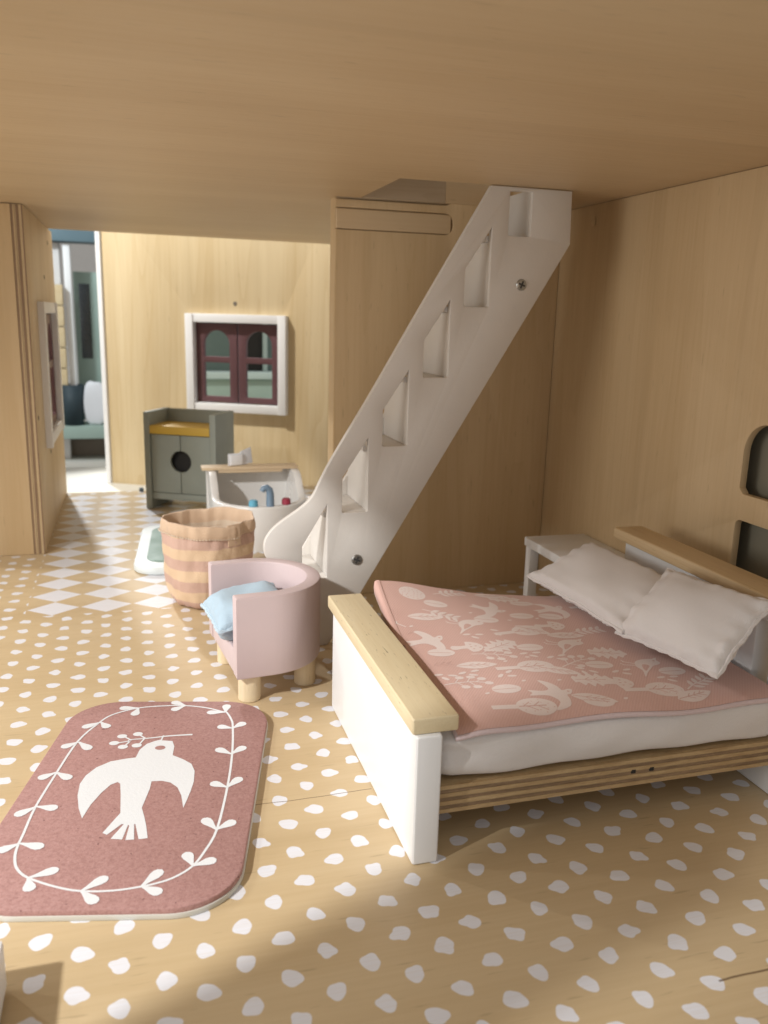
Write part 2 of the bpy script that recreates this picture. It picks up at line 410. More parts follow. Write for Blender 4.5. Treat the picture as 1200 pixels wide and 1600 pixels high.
def screw(parent, loc, rot, r=.03):
    s = cyl('screw', r, r*.8, .008, M['zinc'], parent, loc, rot, 24, .002)
    bm = bmesh.new()
    add_box(bm, -r*.62, r*.62, -r*.16, r*.16, .0075, .0088, 0); add_box(bm, -r*.16, r*.16, -r*.62, r*.62, .0078, .0091, 0)
    from_bm('screw_slot', bm, M['screwdark'], s)
    return s
def ribbon(P, w, closed=False):
    """quads of a flat stroke along points; returns list of quads"""
    n = len(P); L = []
    for i in range(n):
        a = P[(i-1) % n] if closed or i > 0 else P[i]; b = P[(i+1) % n] if closed or i < n-1 else P[i]
        dx, dy = b[0]-a[0], b[1]-a[1]; d = math.hypot(dx, dy) or 1
        ww = w(i/(n-1)) if callable(w) else w
        L.append(((P[i][0]-dy/d*ww/2, P[i][1]+dx/d*ww/2), (P[i][0]+dy/d*ww/2, P[i][1]-dx/d*ww/2)))
    return [[L[i][0], L[i][1], L[(i+1) % n][1], L[(i+1) % n][0]] for i in range(n if closed else n-1)]
def flat_polys(name, polys, zf, mat, parent, loc=(0, 0, 0), rot=(0, 0, 0), fine=0):
    """thin printed shapes: polys = [(points, material index, lift)]; zf(x, y) gives the surface"""
    V, Fc, MI = [], [], []
    for P, mi, lift in polys:
        b = len(V); V += [(x, y, zf(x, y)+lift) for x, y in P]
        for tri in tessellate_polygon([[Vector((x, y, 0)) for x, y in P]]):
            a, c, d = (V[b+k] for k in tri)
            cr = (c[0]-a[0])*(d[1]-a[1])-(c[1]-a[1])*(d[0]-a[0])
            Fc.append(tuple(b+k for k in (tri if cr > 0 else tri[::-1]))); MI.append(mi)
    me = bpy.data.meshes.new(name); me.from_pydata(V, [], Fc); me.polygons.foreach_set('material_index', MI); me.update()
    if fine:                                     # let the print follow the cloth
        bm = bmesh.new(); bm.from_mesh(me); lay = bm.verts.layers.float.new('lift')
        for v in bm.verts: v[lay] = v.co.z-zf(v.co.x, v.co.y)
        for _ in range(4):
            es = [e for e in bm.edges if e.calc_length() > fine]
            if not es: break
            bmesh.ops.subdivide_edges(bm, edges=es, cuts=1)
            bmesh.ops.triangulate(bm, faces=bm.faces[:])
        for v in bm.verts: v.co.z = zf(v.co.x, v.co.y)+v[lay]
        bm.to_mesh(me); bm.free()
        finish(me, mat, 0); me.polygons.foreach_set('use_smooth', [True]*len(me.polygons)); return link(name, me, parent, loc, rot)
    finish(me, mat, 0); return link(name, me, parent, loc, rot)

# ------------------------------------------------------------ the dolls' house: floor, ceiling, walls
H = 2.347
bm = bmesh.new(); add_box(bm, -3.0, 2.60, .9, 8.262, -.16, 0, .004)
tag(from_bm('floor', bm, [M['floor']]), kind='structure')

# ceiling with the stair opening; local xy = world xy
cz = .13
tag(plate('ceiling', [(-1.2, 1.0), (2.60, 1.0), (2.60, 8.12), (-1.2, 7.93)], [[(1.262, 4.10), (2.19, 4.10), (2.19, 4.846), (1.262, 4.846)]],
          cz, M['ply_x'], None, (0, 0, H+cz/2), bev=.003), kind='structure')

# rear wall of the near room with two milled grooves (a stub of it goes on above the ceiling)
WT = .14
rw = tag(bpy.data.objects.new('rear_wall', None), kind='structure'); COL.objects.link(rw)
bm = bmesh.new(); add_box(bm, 1.12, 2.527, 4.875, 4.85+WT, 0, 3.2, 0)
from_bm('backing_sheet', bm, M['ply_z'], rw)
def slotted(z0, z1, x1, r):
    return rrect(1.0, x1, z0, z1, r, 8, (1, 1, 0, 0))
outl = [(1.12, .0), (2.527, .0), (2.527, 3.2), (1.12, 3.2)]
def notch(outer_x, z0, z1, x1, r):
    a = [(outer_x, z0)]
    for k in range(9): t_ = R(-90+90*k/8); a.append((x1-r+r*math.cos(t_), z0+r+r*math.sin(t_)))
    for k in range(9): t_ = R(90*k/8); a.append((x1-r+r*math.cos(t_), z1-r+r*math.sin(t_)))
    a.append((outer_x, z1)); return a
face = [(1.12, 0), (2.527, 0), (2.527, 3.2), (1.12, 3.2)] + notch(1.12, 2.335, 2.475, 1.815, .05)[::-1] + notch(1.12, 2.172, 2.292, 1.822, .05)[::-1]
plate('face_sheet', face, [], .026, M['ply_y'], rw, (0, 4.862, 0), XZ, bev=.002)
lg = bpy.data.objects.new('stairwell_light_block', None); COL.objects.link(lg); tag(lg, kind='structure')  # unseen boards added to keep lamp light out of the stair opening
bm = bmesh.new(); add_box(bm, 1.155, 1.205, 3.98, 4.845, 2.481, 3.6, .003); from_bm('left_board', bm, M['ply_z'], lg)
bm = bmesh.new(); add_box(bm, 1.207, 2.6, 3.98, 4.03, 2.481, 3.6, .003); from_bm('front_board', bm, M['ply_z'], lg)
# half-round battens lying in the grooves
cap_ = bmesh.new(); add_box(cap_, 1.121, 1.812, 4.853, 4.874, 2.176, 2.288, .010, 3)
from_bm('batten', cap_, M['ply_x'], rw)
cap_ = bmesh.new(); add_box(cap_, 1.121, 1.770, 4.842, 4.874, 2.343, 2.470, .012, 3)
from_bm('batten', cap_, M['batten'], rw)

# right wall with a window of four openings; local x = world Y, local y = z
def right_wall():
    holes = []
    for (a, b) in ((3.03, 2.70), (2.62, 2.29)):
        holes.append([(b, 1.01), (b+.025, .985), (a-.025, .985), (a, 1.01)]+rrect(b, a, .985, 1.298, .13, 8)[9:27]); holes.append(rrect(b, a, .50, .868, .03, 5))
    root = bpy.data.objects.new('right_wall', None); COL.objects.link(root); tag(root, kind='structure')
    plate('panel', [(.95, .002), (4.98, .002), (4.98, H-.002), (.95, H-.002)], holes, .036, M['ply_y'], root, (2.53+.018, 0, 0), (R(90), 0, R(90)), bev=.003)
    s = cyl('screw_hole', .026, .02, .004, M['bamboo'], root, (2.526, 4.474, 2.251), (0, R(90), 0), 20, 0)
    return root
right_wall()
bx = box('backing_board', 2.63, 2.67, 1.2, 4.2, .1, 2.0, M['olive_dark'], None)
tag(bx, 'charcoal board seen through the window openings in the right wall', 'board')

# partition wall at the left with its own window, and the wall that runs off to the left
def casement_window(parent, wdt, hgt, origin, rot, depth_frame=.09, toward=1):
    """white square frame and two mauve casements, each with an arched opening over a square one. local x = width, y = height, z = outwards"""
    wroot = bpy.data.objects.new('window', None); COL.objects.link(wroot); wroot.parent = parent
    wroot.location = origin; wroot.rotation_euler = rot
    f = .085
    W2, H2 = wdt/2, hgt/2
    bars = [(-W2, -W2+f, -H2, H2), (W2-f, W2, -H2, H2), (-W2+f, W2-f, H2-f, H2), (-W2+f, W2-f, -H2, -H2+f)]
    for i, (x0, x1, y0, y1) in enumerate(bars):
        b_ = bmesh.new(); d = depth_frame if i < 2 else depth_frame-.012
        add_box(b_, x0, x1, y0, y1, -.05, d, .006); from_bm('frame_bar', b_, M['white'], wroot)
    w1 = (W2-f)-.004
    for k in (0, 1):
        x0, x1 = ((-w1, -.006), (.006, w1))[k]
        yb, yt = -H2+f+.006, H2-f-.006; m = .085
        ym = yb+(yt-yb)*.545
        plate('casement', [(x0, yb), (x1, yb), (x1, yt), (x0, yt)], [arch(x0+m, x1-m, ym+.03, yt-m*.85), rrect(x0+m, x1-m, yb+m*.75, ym-.03, .012, 3)],
              .045, M['mauve'], wroot, (0, 0, -.025), bev=.004)
    return wroot
lw = bpy.data.objects.new('partition_wall', None); COL.objects.link(lw); tag(lw, kind='structure')
# local x = world Y, y = z, rotated so the sheet faces +X
hx0, hx1, hz0, hz1 = 6.74, 7.78, .72, 1.69
plate('panel', [(6.16, 0), (8.262, 0), (8.262, H-.003), (6.16, H-.003)], [rrect(hx0, hx1, hz0, hz1, .004, 1)], .074, [M['ply_y']], lw, (-.691, 0, 0), (R(90), 0, R(90)), bev=.002)
bm = bmesh.new()
for k in range(3): add_box(bm, -.7275+k*.0247, -.7275+k*.0247+.0235, 6.1535-(.003 if k != 1 else 0), 6.158, .001, H-.006, .001, 1)
from_bm('veneer_edge', bm, M['ply_edge_wall'], lw)
casement_window(lw, hx1-hx0+.12, hz1-hz0+.10, (-.652, (hx0+hx1)/2, (hz0+hz1)/2), (R(90), 0, R(90)), .045)
for y, z in ((7.80, 2.22), (7.33, 1.93), (6.26, .95), (6.99, .60)):
    cyl('screw_hole', .018, .014, .004, M['brownish'], lw, (-.654, y, z), (0, R(90), 0), 16, 0)
lf_ = box('left_shade_panel', -1.275, -1.205, .9, 1.31, .001, H-.004, M['ply_z'], None, .003); tag(lf_, kind='structure')  # out-of-view panel added to shade the near floor from the front spot
sw = box('side_wall', -1.9, -.7285, 6.15, 6.22, .001, H-.004, M['ply_z'], None, .003); tag(sw, kind='structure')

# facade panel swung open behind the rear room
fac = bpy.data.objects.new('facade_wall', None); COL.objects.link(fac); tag(fac, kind='structure')
fac.location = (1.02, 8.8, 0); fac.rotation_euler = (0, 0, R(-30))      # local x along the panel, -y towards the room
fw, fh = 1.09, .99; fzc = 1.185
fx0, fx1 = -1.50, 1.06
plate('panel', [(fx0, -.35), (fx1, -.35), (fx1, 2.95), (fx0, 2.95)], [rrect(-.46, .46, fzc-.42, fzc+.42, .004, 1)], .09, M['ply_pale'], fac, (0, .045, 0), XZ, bev=.003)
casement_window(fac, fw, fh, (.0, -.002, fzc), XZ, .075)
bm = bmesh.new(); add_box(bm, fx0-.055, fx0-.003, -.03, .12, -.35, 2.95, .006); from_bm('edge_strip', bm, M['white'], fac)
cyl('screw_hole', .022, .018, .004, M['brownish'], fac, (-.02, -.001, 1.785), (R(90), 0, 0), 16, 0)

# ------------------------------------------------------------ staircase
YS0, YS1 = 4.07, 4.83
st = thing('staircase', 'white painted wooden staircase climbing from the floor to the ceiling opening', 'staircase', (1.4, 4.4, 0))
st_off = Vector((-1.4, -4.4, 0))
ZT = [.372, .714, 1.054, 1.403, 1.758, 2.110]; XR = [.916, 1.126, 1.330, 1.536, 1.740, 1.948]
outer = smooth_pts([(1.345, 1.693), (1.123, 1.308), (.95, 1.02), (.885, .90), (.838, .806), (.777, .747), (.671, .674), (.618, .622), (.593, .569), (.60, .50), (.65, .45), (.72, .40), (.76, .30), (.775, .15), (.78, 0)], 5, False)
outer += [(.92, .0), (.985, .075), (1.106, .29), (2.175, 2.084), (2.166, 2.342), (1.725, 2.342)]
holes = [[(.786, .372), (.916, .372), (.913, .760), (.785, .545)]]
for i in range(1, 5):
    xl, xr, zb = XR[i]-.134, XR[i], ZT[i]
    holes.append([(xl+.006, zb), (xr-.006, zb), (xr, zb+.006), (xr-.003, zb+.385), (xl, zb+.185), (xl, zb+.006)])
holes.append(rrect(1.826, 1.948, 2.110, 2.325, .008, 2))
me_side = plate_mesh(outer, holes, .04, M['offwhite'], .004)
link('side_panel', me_side, st, Vector((0, YS0+.02, 0))+st_off, XZ)
for i in range(6):
    x0 = (XR[i]-.212); b_ = bmesh.new(); add_box(b_, x0-.012+st_off.x, XR[i]+.016+st_off.x, YS0+.041+st_off.y, YS0+.44+st_off.y, ZT[i]-.03, ZT[i]-.001, .003)
    from_bm('tread', b_, M['offwhite'], st)
    if i < 6:
        b_ = bmesh.new(); add_box(b_, XR[i]+.001+st_off.x, XR[i]+.03+st_off.x, YS0+.041+st_off.y, YS0+.44+st_off.y, ZT[i], (ZT+[2.37])[i+1]-.031, .002)
        from_bm('riser', b_, M['offwhite'], st)
plate('stringer', [(.80, .0), (.93, .0), (.99, .075), (1.106, .29), (2.14, 2.03), (2.14, 2.10), (1.90, 2.07), (.80, .30)], [], .04, M['offwhite'], st, Vector((0, YS0+.463, 0))+st_off, XZ)
for x, z in ((1.914, 1.875), (1.074, .461)):
    screw(st, Vector((x, YS0-.001, z))+st_off, (R(90), R(20), 0))

# ------------------------------------------------------------ bed
bed = thing('doll_bed', 'white wooden double bed with pale natural wood caps on its end boards', 'bed', (1.55, 2.83, 0))
bo = Vector((-1.55, -2.83, 0))
def bbox(name, x0, x1, y0, y1, z0, z1, mat, parent=bed, bev=.008, seg=3):
    return box(name, x0+bo.x, x1+bo.x, y0+bo.y, y1+bo.y, z0, z1, mat, parent, bev, seg)
bbox('footboard', .785, .872, 2.212, 3.365, 0, .4475, M['white'], bev=.012)
bbox('footboard_cap', .775, .928, 2.225, 3.425, .448, .503, M['pine'], bev=.010)
hbx = plate('headboard', [(2.205, 0), (3.365, 0), (3.365, .695), (2.205, .695)], [rrect(2.37, 2.452, .33, .640, .035, 6)], .088, M['white'], bed, (2.248+bo.x, bo.y, 0), (R(90), 0, R(90)), bev=.008)
bbox('headboard_cap', 2.172, 2.325, 2.19, 3.425, .696, .748, M['bamboo'], bev=.010)
# plywood base: seven veneers, each a strip of its own depth
zb, zt = .139, .237
base_p = thing('base', None, None); base_p.parent = bed
for k in range(7):
    z0 = zb+(zt-zb)*k/7; z1 = zb+(zt-zb)*(k+1)/7
    light = k % 2 == 0
    b_ = bmesh.new(); off = .0 if light else .0025
    add_box(b_, .874+bo.x, 2.203+bo.x, 2.262+off+bo.y, 3.31+bo.y, z0+.0002, z1-.0002, 0)
    from_bm('veneer', b_, None or (M.setdefault('ven_l', None) or M['pine']), base_p)
def veneer_mats():
    out = []
    for nm, a, b in (('veneer_light', (.60, .44, .24), (.44, .29, .14)), ('veneer_end_grain', (.37, .25, .145), (.21, .135, .075))):
        t = NT(nm, .65); co = t.coord()
        n = t.noise(t.mapping(co, (7, 60, 60)), 1, 4, .7); n2 = t.noise(t.mapping(co, (60, 60, 160)), 1, 2)
        c = t.mix(t.ramp(n, [(.36, (0, 0, 0)), (.64, (1, 1, 1))]), a, b); c = t.mix(t.math('MULTIPLY', n2, .5), c, tuple(x*.6 for x in b)); t.color(c); t.bump(n2, .3, .004); out.append(t.m)
    return out
vl, vd = veneer_mats()
for k, o in enumerate(base_p.children):
    o.data.materials.clear(); o.data.materials.append(vl if k % 2 == 0 else vd)
for x in (1.60, 1.672):
    b_ = bmesh.new(); add_box(b_, x-.009+bo.x, x+.009+bo.x, 2.2605+bo.y, 2.268+bo.y, .185, .200, .002, 1)
    from_bm('knot_hole', b_, M['dark'], base_p)

class Loop(list): pass
def cushion(name, wx, wy, th, mat, parent=None, seam=.012, nx=36, ny=28, puff=.55, seed=1, wrinkle=.012, flange=.0, pinch=.06):
    """sewn cushion: two puffed faces meeting in a seam, corners drawn in, puckers along the seam. returns mesh; local z up, base at the middle of the seam"""
    rnd = random.Random(seed); ph = [rnd.uniform(0, 6.28) for _ in range(8)]
    V, Fc = [], []
    def pt(u, v, side):
        x, y = u*wx/2, v*wy/2
        # edges pulled inwards between the corners
        x *= 1-pinch*(1-v*v)*abs(u)**2; y *= 1-pinch*(1-u*u)*abs(v)**2
        e = max(0, (1-u**4))**puff*max(0, (1-v**4))**puff
        z = th/2*e*side
        d = min(1-abs(u), 1-abs(v))
        wk = wrinkle*math.exp(-d*7)*(math.sin(17*u+ph[0])*math.sin(4*v+ph[1])+math.sin(15*v+ph[2])+.7*math.sin(23*u+ph[3]))*min(1, d*14)
        wk += wrinkle*.5*math.sin(3.1*u+2.3*v+ph[4])*e+wrinkle*.35*math.sin(5.7*u-4.1*v+ph[5])*e
        return (x, y, z+wk*side+.004*math.sin(9*u+ph[6])*(1-e)+.004*math.sin(8*v+ph[7])*(1-e))
    def row(side):
        base = len(V)
        for j in range(ny+1):
            for i in range(nx+1):
                u = math.sin((i/nx-.5)*math.pi*.985)/math.sin(.5*math.pi*.985); v = math.sin((j/ny-.5)*math.pi*.985)/math.sin(.5*math.pi*.985)
                V.append(pt(u, v, side))
        for j in range(ny):
            for i in range(nx):
                a = base+j*(nx+1)+i; q = (a, a+1, a+nx+2, a+nx+1)
                Fc.append(q if side > 0 else q[::-1])
    row(1); row(-1)
    me = bpy.data.meshes.new(name); me.from_pydata(V, [], Fc)
    bm = bmesh.new(); bm.from_mesh(me); bmesh.ops.remove_doubles(bm, verts=bm.verts, dist=.0012); bm.to_mesh(me); bm.free()
    finish(me, mat, 0); me.polygons.foreach_set('use_smooth', [True]*len(me.polygons))
    # seam cord
    P = []
    for k in range(4):
        for i in range(24):
            s = -1+2*i/24
            u, v = ((s, -1), (1, s), (-s, 1), (-1, -s))[k]
            P.append(pt(u*1.0, v*1.0, 1))
    P = Loop(P); P.top = lambda u, v: pt(u, v, 1)
    return me, P
def tube(P, r, n=6, closed=True, wob=0.):
    V, Fc = [], []; m = len(P)
    for i in range(m):
        a = Vector(P[(i-1) % m] if closed or i > 0 else P[i]); b = Vector(P[(i+1) % m] if closed or i < m-1 else P[i])
        t = (b-a).normalized(); s = t.cross(Vector((0, 0, 1)))
        s = s.normalized() if s.length > 1e-4 else Vector((1, 0, 0)); q = s.cross(t)
        rr = r*(1+wob*math.sin(i*2.1))
        for k in range(n):
            an = 6.28318*k/n; V.append(tuple(Vector(P[i])+s*math.cos(an)*rr+q*math.sin(an)*rr))
    for i in range(m if closed else m-1):
        for k in range(n):
            Fc.append((i*n+k, i*n+(k+1) % n, ((i+1) % m)*n+(k+1) % n, ((i+1) % m)*n+k))
    return V, Fc

# mattress: a sewn bag, softly bulging
def mattress():
    nx, ny, nz = 44, 30, 10; V, Fc = [], []; x0, x1, y0, y1, z0, z1 = .882, 2.196, 2.268, 3.36, .239, .425
    def surf(a, b, c):
        rx = 1
        x = x0+(x1-x0)*a; y = y0+(y1-y0)*b; z = z0+(z1-z0)*c
        return x, y, z
    bm = bmesh.new(); bmesh.ops.create_cube(bm, size=1)
    bmesh.ops.subdivide_edges(bm, edges=bm.edges[:], cuts=26, use_grid_fill=True)
    for v in bm.verts:
        a, b, c = v.co.x+.5, v.co.y+.5, v.co.z+.5
        # rounded box
        p = Vector(((a-.5)*(x1-x0), (b-.5)*(y1-y0), (c-.5)*(z1-z0))); h = Vector(((x1-x0)/2, (y1-y0)/2, (z1-z0)/2)); rr = .045
        q = Vector((max(-h.x+rr, min(h.x-rr, p.x)), max(-h.y+rr, min(h.y-rr, p.y)), max(-h.z+rr, min(h.z-rr, p.z))))
        d = p-q
        if d.length > 1e-6: p = q+d.normalized()*rr if max(abs(d.x), abs(d.y), abs(d.z)) > rr*.99 else p
        side = math.exp(-(b*(y1-y0))/.06)
        X = p.x
        p.y -= side*(.020*math.sin(math.pi*c)+.010*math.sin(7*X+.5+2.5*c)*math.sin(math.pi*c)+.004*math.sin(21*X-5*c)*math.sin(math.pi*c)**2+.002*math.sin(16*X+2*c)*c)
        p.z += side*(1-c)*(.006*math.sin(7*X+1)+.004*math.sin(19*X))
        if c < .1: p.z += .004
        p.z += c*.005*math.sin(6*X)*math.sin(5*p.y)
        # creases gathered at the foot end corner
        k = math.exp(-((a*(x1-x0))/.09)**2)*side
        p.y += k*.010*math.sin(13*c+a*9)
        v.co = p+Vector(((x0+x1)/2, (y0+y1)/2, (z0+z1)/2))
    o = from_bm('mattress', bm, M['sheet'], None, (0, 0, 0), smooth=0)
    o.data.polygons.foreach_set('use_smooth', [True]*len(o.data.polygons))
    return o
tag(mattress(), 'soft white mattress on the plywood bed base under the pink quilt', 'mattress')

# quilt
QX0, QX1, QY0, QY1 = .935, 2.172, 2.252, 3.475
def qz(x, y):
    a = (x-QX0)/(QX1-QX0); b = (y-QY0)/(QY1-QY0)
    z = .440+.010*math.sin(3.0*x+1.3)*math.sin(2.1*y)
    z += .105*math.exp(-((x-.98)/.34)**2)*max(0, (b-.35)/.65)**2
    z += .012*max(0, b-.5)
    z -= .020*math.exp(-(y-QY0)/.035)+.004*math.exp(-(y-QY0)/.1)*math.sin(11*x)
    z -= .045*max(0, (b-.72)/.28)**2*max(0, min(1, (a-.35)/.4))
    z -= .014*math.exp(-((x-QX0)/.06)**2)*(1-b)
    z += .010*math.sin(5.3*x)*b*b*.6
    return z
def quilt():
    nx, ny = 90, 170; V, Fc = [], []
    def P(i, j):
        a, b = i/nx, j/ny
        y = QY0+(QY1-QY0)*b
        x0 = QX0+.095*max(0, b-.1)**1.2
        x = x0+(QX1-x0)*a
        return x, y+.010*math.sin(4*a*3.1)*(b*2-1)*.5
    for j in range(ny+1):
        for i in range(nx+1):
            x, y = P(i, j); V.append((x, y, qz(x, y)))
    for j in range(ny):
        for i in range(nx):
            a = j*(nx+1)+i; Fc.append((a, a+1, a+nx+2, a+nx+1))
    o = from_pd('quilt', V, Fc, M['quilt'], None, smooth=0, recalc=False)
    o.data.polygons.foreach_set('use_smooth', [True]*len(o.data.polygons))
    # lining underneath, its rounded edge showing all round
    V2, F2 = [], []
    per = [(i, 0) for i in range(nx)]+[(nx, j) for j in range(ny)]+[(i, ny) for i in range(nx, 0, -1)]+[(0, j) for j in range(ny, 0, -1)]
    for j in range(ny+1):
        for i in range(nx+1):
            x, y, z = V[j*(nx+1)+i]; V2.append((x, y, z-.020))
    F2 = [f[::-1] for f in Fc]
    N = len(V2)
    rings = [(0.0, -.001), (.006, -.004), (.008, -.011), (.005, -.018)]
    for off, dz in rings:
        for (i, j) in per:
            x, y, z = V[j*(nx+1)+i]
            ox = (-1 if i == 0 else 1 if i == nx else 0); oy = (-1 if j == 0 else 1 if j == ny else 0)
            V2.append((x+ox*off, y+oy*off, z+dz))
    m = len(per)
    for r_ in range(3):
        for k in range(m):
            F2.append((N+r_*m+k, N+(r_+1)*m+k, N+(r_+1)*m+(k+1) % m, N+r_*m+(k+1) % m))
    for k in range(m):
        i, j = per[k]; i2, j2 = per[(k+1) % m]
        F2.append((N+3*m+k, j*(nx+1)+i, j2*(nx+1)+i2, N+3*m+(k+1) % m))
    l = from_pd('lining', V2, F2, M['lining'], o, smooth=0)
    l.data.polygons.foreach_set('use_smooth', [True]*len(l.data.polygons))
    # folded hem standing at the far foot corner
    V3, F3 = [], []
    n = 26
    for i in range(n+1):
        b = .55+.45*i/n; y = QY0+(QY1-QY0)*b; x = QX0+.095*max(0, b-.1)**1.2
        z = qz(x, y)
        for (ox, dz) in ((.006, .003), (-.006, .004), (-.017, -.002), (-.020, -.030), (-.016, -.062), (-.004, -.070)):
            V3.append((x+ox, y, z+dz*(.35+.65*(b-.55)/.45) if dz < 0 else z+dz))
    for i in range(n):
        for k in range(5):
            a = i*6+k; F3.append((a, a+1, a+7, a+6))
    h = from_pd('hem', V3, F3, M['quilt'], o, smooth=0)
    h.data.polygons.foreach_set('use_smooth', [True]*len(h.data.polygons))
    return o
qo = quilt()
tag(qo, 'dusty pink quilt printed with pale birds, leaves, trees and mushrooms, spread on the bed', 'quilt')

# printed motifs, u = up (towards the headboard, +X), v = to the right (-Y)
def leaf_shape(l, w_, n=12, sharp=1.2):
    P = []
    for k in range(n+1): t_ = k/n; P.append((l*(t_-.5), w_/2*math.sin(math.pi*t_)**(.75)*(1.15-.3*t_)))
    for k in range(n-1, 0, -1): t_ = k/n; P.append((l*(t_-.5), -w_/2*math.sin(math.pi*t_)**(.75)*(1.15-.3*t_)))
    return P
def motif(kind):
    """list of (polygon, is_ink)"""
    o = []
    if kind == 'leaf':
        o.append((leaf_shape(.155, .062), 1)); o += [(q, 0) for q in ribbon([(-.07, 0), (.05, .003)], .004)]
        for s in (-1, 1):
            for x in (-.03, -.005, .02): o += [(q, 0) for q in ribbon([(x, 0), (x+.022, s*.016)], .003)]
    elif kind == 'oval':
        o.append((ell(0, 0, .052, .034, 18), 1)); o += [(q, 0) for q in ribbon([(-.05, .002), (.035, -.002)], .0035)]
    elif kind == 'tree':
        o.append((ell(.045, 0, .068, .052, 22), 1)); o += [(q, 1) for q in ribbon([(-.105, 0), (-.01, 0)], .026)]
        o += [(q, 0) for q in ribbon([(-.015, 0), (.08, .002)], .006)]
        for x, s in ((.0, 1), (.015, -1), (.035, 1), (.05, -1)): o += [(q, 0) for q in ribbon([(x, 0), (x+.028, s*.026)], .004)]
        for k in range(14):
            a = k*2.4; r_ = .022+.0022*k; o.append((ell(.048+r_*math.cos(a)*1.1, r_*math.sin(a)*.9, .0032, .002, 6, a), 0))
    elif kind == 'round':
        o.append((ell(0, 0, .058, .058, 22), 1))
        for k in range(26):
            a = k*2.4; r_ = .010*math.sqrt(k+1); o.append((ell(r_*math.cos(a), r_*math.sin(a), .005, .002, 6, a+.6), 0))
    elif kind == 'mushroom':
        o.append(([(.0, .048), (.02, .046), (.045, .03), (.058, .008), (.055, -.014), (.04, -.034), (.02, -.047), (.0, -.046), (-.008, -.02), (-.006, .02)], 1))
        o.append(([(-.005, .016), (-.03, .013), (-.06, .02), (-.072, .008), (-.07, -.012), (-.055, -.018), (-.03, -.012), (-.005, -.014)], 1))
        for x, y in ((.015, .022), (.03, .004), (.014, -.02), (.042, -.012), (.01, .0)): o.append((ell(x, y, .005, .0035, 8), 0))
    elif kind == 'oak':
        P = []
        for k in range(33):
            t_ = k/32; w_ = .045*math.sin(math.pi*min(1, t_*.95+.05))**.6*(1+.30*math.sin(t_*31)); P.append((.15*(t_-.5), w_))
        for k in range(31, 0, -1):
            t_ = k/32; w_ = .045*math.sin(math.pi*min(1, t_*.95+.05))**.6*(1+.30*math.sin(t_*31+1)); P.append((.15*(t_-.5), -w_))
        o.append((P, 1)); o += [(q, 0) for q in ribbon([(-.065, 0), (.045, 0)], .004)]
        for s in (-1, 1):
            for x in (-.03, 0): o += [(q, 0) for q in ribbon([(x, 0), (x+.02, s*.018)], .003)]
    elif kind == 'sprig':
        o += [(q, 1) for q in ribbon(smooth_pts([(-.08, -.01), (-.03, .0), (.02, .006), (.06, .0)], 4, False), .006)]
        for x, y, px in ((-.02, .04, -.04), (.02, .045, 0), (.055, .03, .03), (-.01, -.035, -.035), (.03, -.035, .01), (.075, -.005, .05)):
            o += [(q, 1) for q in ribbon([(px, .003), (x, y)], .004)]; o.append((ell(x, y, .016, .013, 12), 1))
    elif kind == 'sprig2':
        o += [(q, 1) for q in ribbon(smooth_pts([(-.085, .0), (-.03, .004), (.02, -.004), (.07, .0)], 4, False), .006)]
        for x in (-.05, -.02, .012, .042):
            for s in (-1, 1):
                L_ = leaf_shape(.044, .018, 6); a = s*.85
                o.append(([(x+.018+px*math.cos(a)-py*math.sin(a), s*.017+px*math.sin(a)+py*math.cos(a)) for px, py in L_], 1))
    elif kind == 'bird':
        o.append((smooth_pts([(.075, .038), (.078, .018), (.06, .002), (.036, -.004), (.012, -.024), (-.022, -.055), (-.052, -.088), (-.03, -.035), (-.034, -.002), (-.018, .036), (.012, .054), (.045, .056), (.066, .054), (.088, .062)], 3), 1))
        o.append((smooth_pts([(.02, .0), (.0, -.024), (-.02, -.040), (-.014, -.01), (.002, .014)], 3), 0))
        o += [(q, 1) for q in ribbon([(-.02, .022), (-.062, .05)], .006)]+[(q, 1) for q in ribbon([(-.028, .01), (-.075, .022)], .006)]
        o += [(q, 1) for q in ribbon([(-.056, .046), (-.06, .066)], .005)]+[(q, 1) for q in ribbon([(-.07, .02), (-.078, .038)], .005)]
        o.append((ell(.062, .036, .005, .005, 8), 0))
    elif kind == 'flying':
        o.append((smooth_pts([(.062, .004), (.07, .024), (.056, .030), (.034, .022), (.030, .050), (.012, .085), (-.022, .108), (-.012, .066), (-.010, .034), (-.036, .024), (-.082, .034), (-.074, .012), (-.088, -.006), (-.042, -.008), (-.018, -.02), (-.004, -.06), (-.034, -.105), (.018, -.088), (.036, -.048), (.038, -.014), (.052, -.008)], 3), 1))
        o.append((ell(.052, .012, .005, .005, 8), 0))
    elif kind == 'bits':
        for x, y, a in ((-.02, .012, .4), (.012, -.012, -.5), (.03, .02, .2)): o.append((ell(x, y, .018, .008, 10, a), 1))
    elif kind == 'dot':
        o.append((ell(0, 0, .010, .006, 10, .4), 1))
    return o
